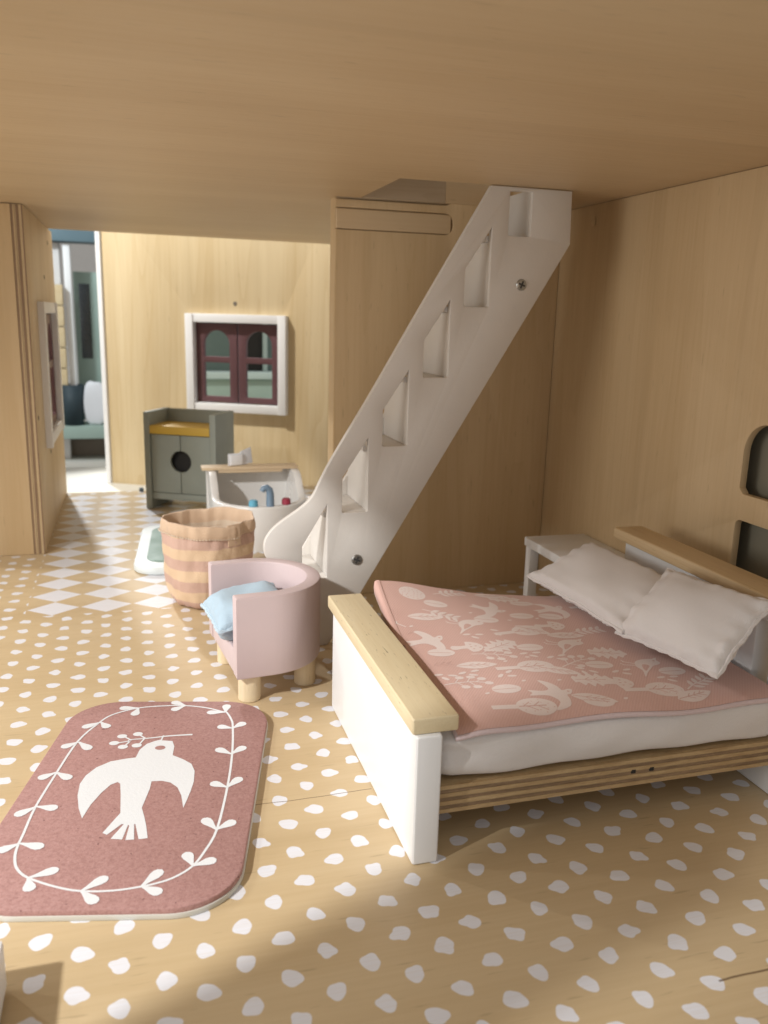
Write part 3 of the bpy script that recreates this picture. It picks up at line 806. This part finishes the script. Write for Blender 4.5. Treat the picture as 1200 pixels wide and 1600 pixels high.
MOT = [('oval', 1.23, 3.29, .2), ('leaf', 1.14, 3.16, .1), ('round', 1.15, 3.38, 0), ('sprig2', 1.34, 3.42, -.3), ('flying', 1.46, 3.23, .6), ('bird', 1.29, 3.07, .1), ('flying', 1.08, 2.94, -.2),
       ('mushroom', 1.215, 2.86, .0), ('oak', 1.35, 2.85, -.4), ('oval', 1.455, 2.81, .1), ('tree', 1.48, 2.975, -.1), ('leaf', 1.18, 2.69, .1), ('leaf', 1.055, 2.73, 0), ('tree', 1.345, 2.635, .05),
       ('sprig', 1.085, 2.55, .2), ('bits', 1.25, 2.575, -.4), ('oval', 1.2, 2.47, .0), ('flying', 1.35, 2.40, .1), ('tree', 1.2, 2.335, .1), ('round', 1.03, 2.42, 0), ('oval', 1.65, 3.30, .2), ('oval', 1.575, 3.14, .2),
       ('flying', 1.75, 3.19, -.3), ('mushroom', 1.65, 3.01, .1), ('bird', 1.61, 2.80, .1), ('bits', 1.51, 2.69, 0), ('sprig2', 1.775, 2.93, -.1), ('oak', 1.735, 2.70, .3), ('bird', 1.81, 2.56, .0),
       ('sprig', 1.565, 2.64, -.3), ('oak', 1.545, 2.48, .2), ('tree', 1.72, 2.37, .1), ('leaf', 1.85, 2.31, -.2), ('oval', 1.89, 2.50, 0), ('sprig2', 1.93, 2.395, -.5), ('flying', 2.08, 2.34, .3), ('bits', 1.69, 2.52, 0),
       ('dot', 1.58, 2.32, 0), ('oval', 1.475, 2.32, .3), ('dot', 1.30, 2.70, 0), ('dot', 1.42, 2.50, 0), ('dot', 1.40, 2.72, .5), ('dot', 1.5, 3.10, .5), ('bits', 1.39, 2.98, .9), ('dot', 1.36, 3.2, 0), ('dot', 1.63, 3.10, 0), ('dot', 1.12, 2.45, 0),
       ('oval', 1.40, 3.12, .3), ('leaf', 1.66, 2.90, .2), ('bits', 1.27, 2.96, .3), ('oak', 1.60, 3.38, .1), ('sprig', 1.28, 2.77, .4), ('bits', 1.42, 2.74, .2), ('oval', 1.09, 2.83, .2), ('bits', 1.12, 2.62, 0), ('leaf', 1.46, 2.58, .6), ('oval', 1.64, 2.60, .2), ('mushroom', 1.62, 2.44, .2), ('bits', 1.55, 2.56, 1), ('bird', 1.04, 3.05, .3), ('dot', 1.29, 2.52, 0), ('leaf', 1.47, 2.34, .5), ('bits', 1.83, 2.44, .2), ('oval', 1.70, 3.11, .4), ('leaf', 1.55, 2.98, .8), ('sprig2', 1.22, 3.18, .6), ('leaf', 2.0, 2.95, .2), ('tree', 1.95, 3.2, 0), ('oval', 2.05, 2.7, 0), ('bird', 1.95, 3.40, 0), ('leaf', 1.55, 3.43, 0), ('dot', 1.05, 3.08, 0), ('bits', 1.02, 2.62, .6), ('round', 1.0, 3.2, 0)]
NAMES = {'oval': 'oval_leaf_print', 'leaf': 'leaf_print', 'round': 'tree_print', 'tree': 'tree_print', 'sprig': 'berry_print', 'sprig2': 'sprig_print', 'flying': 'bird_print', 'bird': 'bird_print',
         'mushroom': 'mushroom_print', 'oak': 'oak_leaf_print', 'bits': 'seed_print', 'dot': 'seed_print'}
lift = .0005
for kind, cx, cy, a in MOT:
    polys = []
    for P, ink in motif(kind):
        lift += .0000006
        P = [(x*1.04, y*1.04) for x, y in P]
        P = [(cx+x*math.cos(a)+y*math.sin(a), cy-x*math.sin(a)+y*math.cos(a)) for x, y in P]
        if all(QX0+.05 < x < QX1-.01 and QY0+.006 < y < QY1-.006 for x, y in P):
            polys.append((P, 0 if ink else 1, lift+(0 if ink else .0002)))
    if polys: flat_polys(NAMES[kind], polys, qz, [M['print'], M['quilt']], qo, fine=.016)['kind'] = 'stuff'

# pillows leaning against the headboard
def pillow(label, p_front0, p_front1, p_back0, p_back1, th, seed):
    """placed by the mid points of its long sides"""
    f0, f1, b0, b1 = map(Vector, (p_front0, p_front1, p_back0, p_back1))
    c = (f0+f1+b0+b1)/4; ex = ((f1-f0)+(b1-b0)).normalized(); ey = ((b0-f0)+(b1-f1)); ez = ex.cross(ey).normalized(); ey = ez.cross(ex)
    wx = ((f1-f0).length+(b1-b0).length)/2; wy = ((b0-f0).length+(b1-f1).length)/2
    me, P = cushion('pillow', wx, wy, th, M['pillow'], seed=seed, puff=.5, wrinkle=.011, pinch=.05)
    o = link('pillow', me); m = Matrix((ex, ey, ez)).transposed().to_4x4(); m.translation = c; o.matrix_world = m
    V, Fc = tube(P, .0085, 6, True, .25)
    from_pd('seam', V, Fc, M['pillow'], o)
    V, Fc = [], []
    N_ = 27
    for k in range(N_):
        u0 = -.93+1.86*k/N_; u1 = u0+1.05/N_
        seg = []
        for u in (u0, (u0+u1)/2, u1):
            x, y, z = P.top(u, -.955); seg.append((x, y, z+.0012))
        v_, f_ = tube(seg, .0022, 5, False); b0 = len(V); V += v_; Fc += [tuple(b0+i for i in q) for q in f_]
    from_pd('stitching', V, Fc, M['sheet'], o)
    return tag(o, label, 'pillow', 'white pillows on the bed')
pillow('white pillow at the far side, next to the white night table', (1.81, 2.77, .505), (1.80, 3.58, .50), (2.13, 2.66, .665), (2.12, 3.50, .625), .115, 3)
pillow('white pillow at the near side, lapping over its neighbour', (1.915, 2.335, .51), (1.775, 2.80, .522), (2.11, 2.23, .755), (2.07, 2.75, .71), .115, 8)

# night table against the right wall
nt = thing('night_table', 'small white painted table between the bed head and the rear corner', 'table', (2.335, 4.05, 0))
box('table_top', -.195, .19, -.30, .245, .425, .476, M['white'], nt, .006)
for x in (-.16, .155):
    for y in (-.26, .205):
        bm = bmesh.new(); add_box(bm, x-.028, x+.028, y-.028, y+.028, 0, .4245, .005); from_bm('leg', bm, M['pink_paint'] if False else M['white'], nt)

# ------------------------------------------------------------ armchair
ch = thing('armchair', 'dusty pink tub armchair with stubby pale wooden legs beside the bed foot', 'armchair', (.345, 3.745, 0), R(6.5+180))
# local frame: opening towards +x after the turn, so build with the open side at local +x = 0, back at negative x
def u_shape(r_, ln, n=28):
    """outline: straight arms of length ln from the front plane, then a half circle; points from near arm front to far arm front"""
    P = [(0, r_)]+[(-ln*k/3, r_) for k in (1, 2)]
    for k in range(n+1):
        a = R(90+180*k/n); P.append((-ln+r_*math.cos(a), r_*math.sin(a)))
    return P+[(-ln*k/3, -r_) for k in (2, 1)]+[(0, -r_)]
ro, ri, ln = .300, .232, .165
zb_, zs, zt_ = .127, .245, .505
back = u_shape(ro, ln)+u_shape(ri, ln)[::-1]
bk = plate('back', back, [], zt_-zs+.118, M['pink_paint'], ch, (0, 0, (zb_+zt_)/2), bev=.010)
seat = u_shape(ri-.0015, ln)
plate('seat', seat, [], zs-zb_, M['pink_paint'], ch, (-.004, 0, (zb_+zs)/2), bev=.008)
leg_me = None
for x, y in ((-.072, .225), (-.072, -.225), (-.36, .14), (-.36, -.14)):
    if leg_me is None:
        l = cyl('leg', .050, .050, .128, M['beech_leg'], ch, (x, y, 0), n=28, bev=.004); leg_me = l.data
    else: link('leg', leg_me, ch, (x, y, 0), (0, 0, x*9+y*5))

# blue cushion in the armchair
me, P = cushion('cushion', .36, .37, .19, M['bluecloth'], seed=5, puff=.5, wrinkle=.012, pinch=.04)
cu = link('cushion', me, None, (.470, 3.765, .335), (R(2), R(-5), R(7))); tag(cu, 'pale blue fabric cushion lying on the pink armchair', 'cushion')
V, Fc = tube(P, .010, 6, True, .35); from_pd('seam', V, Fc, M['bluestitch'], cu)

# ------------------------------------------------------------ striped basket
def basket():
    root = thing('storage_basket', 'soft fabric basket with apricot and rose stripes and a folded hem', 'basket', (.385, 4.95, 0))
    n = 140
    from mathutils import noise as mn
    def crumple(a, z):
        p = Vector((math.cos(a)*1.7, math.sin(a)*1.7, z*4.5))
        v = .014*mn.noise(p*1.3)+.009*mn.noise(p*2.9+Vector((3, 1, 2)))
        g = math.exp(-((z-.42)/.07)**2)                      # gathers under the hem
        return v+g*.0016*math.sin(31*a+3*math.sin(3*a))+.003*mn.noise(Vector((math.cos(a)*9, math.sin(a)*9, z*4)))
    def ring(z, r_, seed=0, inner=0):
        out = []
        for k in range(n):
            a = 2*math.pi*k/n
            q = r_*(1+.020*math.sin(3*a+1.1+z*2)+.016*math.sin(5*a-z*7)+.010*math.sin(9*a+z*11)+.0035*math.sin(21*a+z*9))
            q += crumple(a, z)
            if z > .4: q *= 1+.05*math.exp(-((a-2.9)/.35)**2)-.06*math.exp(-((a-5.6)/.22)**2)
            out.append(((q)*math.cos(a)*1.05, q*math.sin(a), z+(.010*math.sin(2*a+.6)+.003*math.sin(7*a) if z > .4 else 0)))
        return out
    prof = [(.0, .02), (.0, .17), (.012, .205), (.05, .222), (.12, .236), (.2, .246), (.3, .252), (.4, .252), (.435, .250)]
    def dense(pr_):
        out = [pr_[0]]
        for a_, b_ in zip(pr_[:-1], pr_[1:]):
            m_ = max(1, int((b_[0]-a_[0])/.02))
            out += [(a_[0]+(b_[0]-a_[0])*k/m_, a_[1]+(b_[1]-a_[1])*k/m_) for k in range(1, m_+1)]
        return out
    V, Fc = [], []
    def loft(rings):
        base = len(V)
        for r_ in rings: V.extend(r_)
        for i in range(len(rings)-1):
            for k in range(n): Fc.append((base+i*n+k, base+i*n+(k+1) % n, base+(i+1)*n+(k+1) % n, base+(i+1)*n+k))
    loft([ring(z, r_) for z, r_ in dense(prof)]); Fc.append(tuple(range(n))[::-1])
    b = from_pd('bag', V, Fc, M['basket'], root, smooth=0); b.data.polygons.foreach_set('use_smooth', [True]*len(b.data.polygons))
    V, Fc = [], []
    loft([ring(z, r_) for z, r_ in ((.436, .251), (.440, .2545), (.47, .2555), (.505, .2535), (.513, .249), (.505, .243), (.44, .240), (.405, .240), (.402, .236))])
    h = from_pd('hem', V, Fc, M['basket_rim'], root, smooth=0); h.data.polygons.foreach_set('use_smooth', [True]*len(h.data.polygons))
    V, Fc = [], []
    loft([ring(z, r_) for z, r_ in ((.43, .237), (.35, .236), (.2, .228), (.06, .212), (.02, .19), (.018, .02))]); Fc.append(tuple(range(len(V)-n, len(V))))
    l = from_pd('inside_lining', V, Fc, M['canvas'], root, smooth=0); l.data.polygons.foreach_set('use_smooth', [True]*len(l.data.polygons))
    V, Fc = [], []
    for k in range(0, 40):
        a = 3.05+2.45*k/40; a2 = a+.036
        P3 = []
        for aa in (a, (a+a2)/2, a2):
            q = .2595*(1+.020*math.sin(3*aa+1.1+.86)+.016*math.sin(5*aa-.43*7)+.010*math.sin(9*aa+.43*11)+.0035*math.sin(21*aa+.44*9))
            q += crumple(aa, .44); q *= 1+.05*math.exp(-((aa-2.9)/.35)**2)-.06*math.exp(-((aa-5.6)/.22)**2)
            P3.append((q*math.cos(aa)*1.05, q*math.sin(aa), .440+.010*math.sin(2*aa+.6)+.003*math.sin(7*aa)))
        v, f = tube(P3, .0035, 5, False); b0 = len(V); V += v; Fc += [tuple(b0+i for i in q) for q in f]
    o = from_pd('stitching', V, Fc, M['thread'], root)
    # folded overlap of the hem
    a0 = 5.25; c, s = math.cos(a0), math.sin(a0)
    bm = bmesh.new(); add_box(bm, -.045, .045, -.004, .004, -.045, .082, .0038, 2)
    from_bm('hem_overlap', bm, M['basket_rim'], root, (.2555*1.03*c*.965, .2555*s*.965, .428), (R(-4), 0, a0-math.pi/2+math.pi))
    return root
basket()

# ------------------------------------------------------------ patterned rug in front
rug = thing('rug', 'dusty pink rounded rug with a white bird and leafy wreath', 'rug', (-.033, 2.855, 0), R(-13))
plate('rug_body', rrect(-.410, .413, -.665, .665, .20, 12), [], .030, M['rug'], rug, (0, 0, .0205), bev=.008)
plate('backing', rrect(-.413, .416, -.668, .668, .20, 12), [], .018, M['canvas'] if False else M['tablewhite'], rug, (0, 0, .0092), bev=.003)
BIRD = [(0.012, 0.354), (0.011, 0.312), (0.053, 0.306), (0.068, 0.264), (0.074, 0.196), (0.119, 0.165), (0.156, 0.131), (0.176, 0.08), (0.185, 0.007), (0.184, -0.055), (0.18, -0.114), (0.176, -0.161), (0.156, -0.084), (0.133, -0.031), (0.102, 0.001), (0.07, 0.013), (0.033, 0.01), (0.037, -0.037), (0.036, -0.111), (0.035, -0.158), (0.055, -0.211), (0.071, -0.258), (0.092, -0.331), (0.064, -0.337), (0.035, -0.253), (0.031, -0.253), (0.05, -0.338), (0.023, -0.34), (0.017, -0.261), (0.012, -0.257), (0.012, -0.337), (-0.026, -0.333), (-0.003, -0.253), (-0.01, -0.252), (-0.043, -0.311), (-0.06, -0.301), (-0.03, -0.188), (-0.055, -0.081), (-0.075, -0.005), (-0.087, 0.007), (-0.108, -0.012), (-0.127, -0.065), (-0.143, -0.137), (-0.149, -0.218), (-0.177, -0.159), (-0.204, -0.079), (-0.218, -0.003), (-0.213, 0.053), (-0.19, 0.109), (-0.149, 0.152), (-0.094, 0.172), (-0.062, 0.18), (-0.06, 0.239), (-0.043, 0.284), (-0.016, 0.307), (0.005, 0.318), (0.005, 0.35)]
VINE = [(0.235, 0.554), (0.262, 0.49), (0.276, 0.427), (0.298, 0.226), (0.31, -0.01), (0.308, -0.282), (0.284, -0.406), (0.259, -0.476), (0.218, -0.524), (0.174, -0.551), (0.123, -0.569), (0.045, -0.585), (-0.046, -0.585), (-0.124, -0.565), (-0.219, -0.522), (-0.265, -0.482), (-0.29, -0.435), (-0.305, -0.377), (-0.312, -0.296), (-0.325, -0.149), (-0.324, 0.07), (-0.316, 0.305), (-0.278, 0.451), (-0.238, 0.534), (-0.144, 0.595), (-0.039, 0.615), (0.051, 0.617), (0.144, 0.596), (0.219, 0.559)]
VLEAF = [((-0.144, 0.595), (-0.225, 0.594), (-0.148, 0.523)), ((0.051, 0.617), (-0.014, 0.656), (-0.001, 0.571)), ((0.23, 0.554), (0.228, 0.628), (0.151, 0.552)), ((0.277, 0.411), (0.213, 0.428), (0.324, 0.462)), ((0.297, 0.202), (0.232, 0.245), (0.345, 0.262)), ((0.31, -0.033), (0.246, -0.001), (0.354, 0.034)), ((0.306, -0.288), (0.253, -0.223), (0.364, -0.239)), ((0.26, -0.475), (0.226, -0.407), (0.328, -0.444)), ((0.124, -0.568), (0.17, -0.491), (0.19, -0.601)), ((-0.046, -0.585), (0.015, -0.52), (0.013, -0.639)), ((-0.219, -0.522), (-0.141, -0.481), (-0.194, -0.584)), ((-0.304, -0.352), (-0.223, -0.373), (-0.36, -0.395)), ((-0.322, -0.146), (-0.247, -0.157), (-0.377, -0.201)), ((-0.325, 0.075), (-0.259, 0.029), (-0.377, 0.03)), ((-0.31, 0.301), (-0.248, 0.241), (-0.365, 0.255)), ((-0.268, 0.466), (-0.225, 0.417), (-0.332, 0.417))]
TWIG = [(0.123, 0.359), (0.032, 0.348), (-0.039, 0.331), (-0.11, 0.319), (-0.121, 0.307)]
BERRY = [(-0.095, 0.364), (-0.153, 0.346), (-0.171, 0.291), (-0.13, 0.261), (-0.079, 0.272)]
STEM = [(-0.057, 0.328), (-0.092, 0.361), (-0.061, 0.326), (-0.072, 0.275), (-0.109, 0.313), (-0.143, 0.342), (-0.117, 0.307), (-0.158, 0.291), (-0.113, 0.304), (-0.125, 0.266)]
ZF = lambda x, y: .0357
lf = .0008
flat_polys('bird_print', [(BIRD, 0, lf)], ZF, [M['rugprint']], rug)
flat_polys('eye_print', [(ell(.0155, .2525, .020, .0165, 18), 0, lf+.0005)], ZF, [M['rug']], rug)
pr = [(q, 0, lf+.0001) for q in ribbon(smooth_pts(TWIG, 3, False), lambda t_: .011-.006*t_)]
for k in range(0, 10, 2): lf += .00001; pr += [(q, 0, lf+.0003) for q in ribbon([STEM[k], STEM[k+1]], .007)]
flat_polys('twig_print', pr, ZF, [M['rugprint']], rug)
for b_ in BERRY: flat_polys('berry_print', [(ell(*b_, .0195, .0165, 14), 0, lf+.0002)], ZF, [M['rugprint']], rug)
flat_polys('vine_print', [(q, 0, lf) for q in ribbon(smooth_pts(VINE, 4), .0085, True)], ZF, [M['rugprint']], rug)
for b_, t1, t2 in VLEAF:
    for t_ in (t1, t2):
        dx, dy = t_[0]-b_[0], t_[1]-b_[1]; d = math.hypot(dx, dy); ux, uy = dx/d, dy/d; P = []
        prof = [(0, .004), (.2, .007), (.4, .012), (.6, .0175), (.8, .0185), (.93, .0125), (1, .0)]
        for s_, h_ in prof: P.append((b_[0]+ux*d*s_-uy*h_, b_[1]+uy*d*s_+ux*h_))
        for s_, h_ in prof[-2::-1]: P.append((b_[0]+ux*d*s_+uy*h_, b_[1]+uy*d*s_-ux*h_))
        lf += .00001; flat_polys('leaf_print', [(P, 0, lf+.0002)], ZF, [M['rugprint']], rug)

# ------------------------------------------------------------ bath mat, tub, cabinet in the rear room
bmt = thing('bath_mat', 'white rounded bath mat with a sage green centre behind the basket', 'mat', (.23, 6.07, 0), R(-4))
plate('mat_body', rrect(-.255, .255, -.60, .60, .16, 8), [], .05, M['matwhite'], bmt, (0, 0, .0255), bev=.014)
plate('mat_centre', rrect(-.175, .175, -.46, .50, .12, 8), [], .006, M['matgreen'], bmt, (0, 0, .0530), bev=.001)

def tub():
    root = thing('bathtub', 'white dolls bathtub with sloping sides and coloured taps on its low rim', 'bathtub', (.868, 6.2, 0))
    r_, back_y = .352, .50
    # outline from back left, down the left side, round the front, up to the back right (local, front = -y)
    def line(rr):
        P = []
        for k in range(9): P.append((-rr, (back_y-.0)-(back_y)*k/8))
        for k in range(1, 25): a = math.pi+math.pi*k/24; P.append((rr*math.cos(a), rr*math.sin(a)))
        for k in range(1, 9): P.append((rr, back_y*k/8))
        return P
    def top(y):
        t_ = max(0, min(1, (y+.02)/.26)); t_ = t_*t_*(3-2*t_)
        return .345+.155*t_
    O, I = line(r_), line(r_-.055); n = len(O); V, Fc = [], []
    rows = []
    def add(P, zf, sc_=1.):
        rows.append(len(V)); V.extend([(x*sc_, (y if y > 0 else y*sc_), zf(y)) for x, y in P])
    add(O, lambda y: .0, .86); add(O, lambda y: .02, .90); add(O, lambda y: top(y)*.5, .965); add(O, lambda y: top(y)-.012, 1.0); add(O, lambda y: top(y)-.003, .994); 
    add(O, lambda y: top(y), .98); add(I, lambda y: top(y), 1.02); add(I, lambda y: top(y)-.004, 1.0); add(I, lambda y: top(y)*.55, .95); add(I, lambda y: .09, .84); add(I, lambda y: .07, .70)
    for a, b in zip(rows[:-1], rows[1:]):
        for k in range(n-1): Fc.append((a+k, a+k+1, b+k+1, b+k))
    Fc.append(tuple(range(rows[-1], rows[-1]+n))); Fc.append(tuple(range(rows[0], rows[0]+n))[::-1])
    o = from_pd('tub_body', V, Fc, M['tubwhite'], root, smooth=50)
    bm = bmesh.new(); add_box(bm, -.352, .352, back_y-.003, back_y+.05, 0, .50, .010, 3)
    from_bm('back_board', bm, M['tubwhite'], root)
    # faucet: upright with a short spout leaning over the bath
    P3 = [(0, 0, 0), (0, .004, .05), (0, .006, .09), (-.006, .004, .118), (-.026, 0, .138), (-.050, -.004, .132), (-.060, -.004, .112)]
    rr = [.030, .029, .028, .027, .025, .022, .019]
    V, Fc = [], []; m_ = 14
    for i, p in enumerate(P3):
        a = Vector(P3[max(0, i-1)]); b = Vector(P3[min(len(P3)-1, i+1)]); t_ = (b-a).normalized(); s = t_.cross(Vector((0, 1, 0))).normalized(); q = s.cross(t_)
        for k in range(m_): an = 6.28318*k/m_; V.append(tuple(Vector(p)+s*math.cos(an)*rr[i]+q*math.sin(an)*rr[i]))
    for i in range(len(P3)-1):
        for k in range(m_): Fc.append((i*m_+k, i*m_+(k+1) % m_, (i+1)*m_+(k+1) % m_, (i+1)*m_+k))
    Fc.append(tuple(range(m_))); Fc.append(tuple(range((len(P3)-1)*m_, len(P3)*m_)))
    from_pd('faucet', V, Fc, M['fauc'], root, (.035, -.305, .344), smooth=50)
    k1 = cyl('tap_knob', .035, .031, .046, M['blue_k'], root, (-.085, -.292, .344), n=20, bev=.006)
    k2 = cyl('tap_knob', .034, .031, .046, M['red_k'], root, (.158, -.262, .344), n=20, bev=.006)
    tag(k1, 'light blue tap knob'); tag(k2, 'raspberry red tap knob')
    return root
tub()
tr = thing('bath_tray', 'pale wooden tray laid across the white bathtub', 'tray', (.845, 6.58, .501))
box('tray_board', -.375, .375, -.068, .068, 0, .024, M['tray'], tr, .005)
bm = bmesh.new(); add_box(bm, -.25, .25, -.062, -.045, -.022, -.0005, .003); from_bm('batten', bm, M['tray'], tr)
bk_ = thing('open_book', 'little white open book standing on the bath tray', 'book', (.79, 6.585, .5255), R(8))
plate('cover', [(-.118, 0), (0, 0), (0, .095), (-.118, .095)], [], .012, M['paper'], bk_, (0.0, .02, .001), (R(90), 0, R(12)), bev=.002)
plate('cover', [(0, 0), (.118, 0), (.124, .128), (.004, .105)], [], .012, M['paper'], bk_, (0.002, .02, .001), (R(78), 0, R(32)), bev=.002)
plate('page_block', [(-.10, .004), (0, .004), (0, .086), (-.10, .086)], [], .010, M['white'], bk_, (0.0, .008, .001), (R(90), 0, R(12)), bev=.001)

cb = thing('cabinet', 'sage green toy cabinet with two doors and a mustard worktop', 'cabinet', (.055, 7.5, 0), R(-29))
CW, CD, CH, T_ = .665, .40, .85, .055
box('side', 0, T_, 0, CD, 0, CH, M['sage'], cb, .004); box('side', CW-T_, CW, 0, CD, 0, CH, M['sage'], cb, .004)
box('back_panel', T_+.001, CW-T_-.001, CD-.05, CD-.002, .09, CH-.003, M['sage'], cb, .004)
box('plinth', T_+.001, CW-T_-.001, .012, CD-.052, .088, .145, M['sage'], cb, .004)
box('worktop', T_+.001, CW-T_-.001, -.004, CD-.053, .665, .735, M['yellow'], cb, .004)
cc = (CW/2+.0, .43); dr = .094
for k in (0, 1):
    x0, x1 = ((T_+.006, CW/2-.003), (CW/2+.003, CW-T_-.006))[k]
    if k == 0:
        arc = [(x1, .15), (x1, cc[1]-dr)]+[(cc[0]-.003-math.sqrt(max(0, dr*dr-(dr*math.cos(math.pi*i/12))**2)), cc[1]-dr*math.cos(math.pi*i/12)) for i in range(1, 12)]+[(x1, cc[1]+dr), (x1, .658), (x0, .658), (x0, .15)]
    else:
        arc = [(x0, .658), (x0, cc[1]+dr)]+[(cc[0]+.003+math.sqrt(max(0, dr*dr-(dr*math.cos(math.pi*i/12))**2)), cc[1]+dr*math.cos(math.pi*i/12)) for i in range(1, 12)]+[(x0, cc[1]-dr), (x0, .15), (x1, .15), (x1, .658)]
    plate('door', arc, [], .035, M['sage'], cb, (0, .032, 0), XZ, bev=.003)
box('hollow_shade_sheet', T_+.002, CW-T_-.002, .085, .095, .15, .66, M['dark'], cb, 0)  # black sheet: the shade of the hollow put in as colour

cyl_ = thing('peg', 'small grey peg at the floor edge left of the sage cabinet', 'peg', (.02, 8.235, .001))
cyl('peg_body', .022, .020, .035, M['fauc'], cyl_, n=16)

# white furniture edge at the very left of the picture
lp = thing('white_board', 'white painted board edge at the bottom left corner of the photo', 'board', (-.372, 2.00, 0))
box('board_panel', -.30, 0.0, -.30, .0, .012, .15, M['white'], lp, .012)
for x in (-.25, -.05):
    for y in (-.25, -.05): cyl('foot', .02, .02, .0125, M['beech_leg'], lp, (x, y, 0), n=14, bev=0)

# ------------------------------------------------------------ the shop behind
tb = box('display_table', -7, 6, .2, 10.6, -.30, -.165, M['tablewhite'], None, .01); tag(tb, kind='structure')
bw = box('shop_wall', -8, 8, 18.0, 18.1, -8, 9, M['shopwall'], None, 0); tag(bw, kind='structure')
sf = box('shop_floor', -14, 14, -10, 20, -8.2, -8.0, M['tablewhite'], None, 0); tag(sf, kind='structure')
su = thing('shelf_unit', 'slate and mint shelf unit far behind the doorway gap', 'shelf', (-.7, 14.0, -1.2))
def sb(name, x0, x1, y0, y1, z0, z1, mat): return box(name, x0+.7, x1+.7, y0-14, y1-14, z0+1.2, z1+1.2, mat, su, .01)
sb('top_beam', -1.6, .4, 13.8, 14.3, 2.66, 2.96, M['slate'])
sb('upright', -1.13, -1.02, 14.0, 14.3, -1.2, 2.65, M['shopwall'])
sb('upright', -.96, -.86, 13.9, 14.1, .0, 2.64, M['white'])
sb('back_panel', -.86, .3, 14.3, 14.35, -.05, 2.25, M['mint'])
sb('shelf', -1.6, .4, 13.7, 14.3, -.27, -.07, M['mint'])
sb('recess', -1.6, .4, 14.2, 14.3, -.62, -.28, M['brownish'])
sb('base', -1.6, .4, 13.7, 14.4, -1.2, -.63, M['tablewhite'])
for k in range(5):
    b = box('wooden_box', -1.30, -.985, 13.75, 13.95, .50+k*.31, .50+k*.31+.295, M['ply_pale'], None, .01)
    tag(b, ('lowest', 'second lowest', 'middle', 'second highest', 'topmost')[k]+' tan wooden box of the stack seen through the doorway gap', 'box', 'stacked wooden boxes')
scn = box('black_screen', -.76, -.60, 13.8, 13.86, .95, 2.06, M['blackscreen'], None, .01); tag(scn, 'tall narrow black panel hanging on the shelf unit', 'panel')
bm = bmesh.new(); bmesh.ops.create_cone(bm, cap_ends=False, segments=32, radius1=.145, radius2=.175, depth=.62, matrix=Matrix.Translation((0, 0, .31)))
pot = from_bm('planter', bm, M['teal'], None, (-.93, 13.85, -.068)); tag(pot, 'dark slate planter standing on the far mint shelf', 'planter')
sm = pot.modifiers.new('wall', 'SOLIDIFY'); sm.thickness = .02
me, P = cushion('paper_bag', .34, .20, .66, M['paper'], seed=11, puff=.3, wrinkle=.02)
pb = link('paper_bag', me, None, (-.60, 13.86, .265)); tag(pb, 'crumpled white bag beside the dark planter on the shelf', 'bag')

# what shows through the facade window: another display
ds = thing('display_stand', 'grey green display stand seen through the facade window', 'display stand', (1.45, 11.2, -.2))
box('back_board', -1.0, 1.1, .30, .34, 0, 2.3, M['mint_dark'], ds, .01)
box('shelf', -1.0, 1.1, -.05, .295, 1.05, 1.14, M['mint_pale'], ds, .01)
box('lower_panel', -1.0, 1.1, .0, .05, .62, 1.045, M['mint'], ds, .01)
box('counter', -1.0, 1.1, -.32, .29, .50, .61, M['mint_pale'], ds, .01)
box('dark_recess', -.10, .20, .255, .298, 1.145, 1.95, M['dark'], ds, .005)
box('post', .21, .27, .22, .298, 1.145, 2.0, M['mint_pale'], ds, .005)
for x, lab in ((1.09, 'left olive green ball behind the facade window'), (1.55, 'right olive green ball behind the facade window')):
    bm = bmesh.new(); bmesh.ops.create_icosphere(bm, subdivisions=3, radius=.125)
    for v in bm.verts: v.co *= 1+.05*math.sin(v.co.x*47)*math.sin(v.co.y*53)+.03*math.sin(v.co.z*61); v.co.z *= .75
    o = from_bm('felt_ball', bm, M['olive'], None, (x, 11.02, .505), smooth=0); tag(o, lab, 'ball', 'olive felt balls')
    o.data.polygons.foreach_set('use_smooth', [True]*len(o.data.polygons))
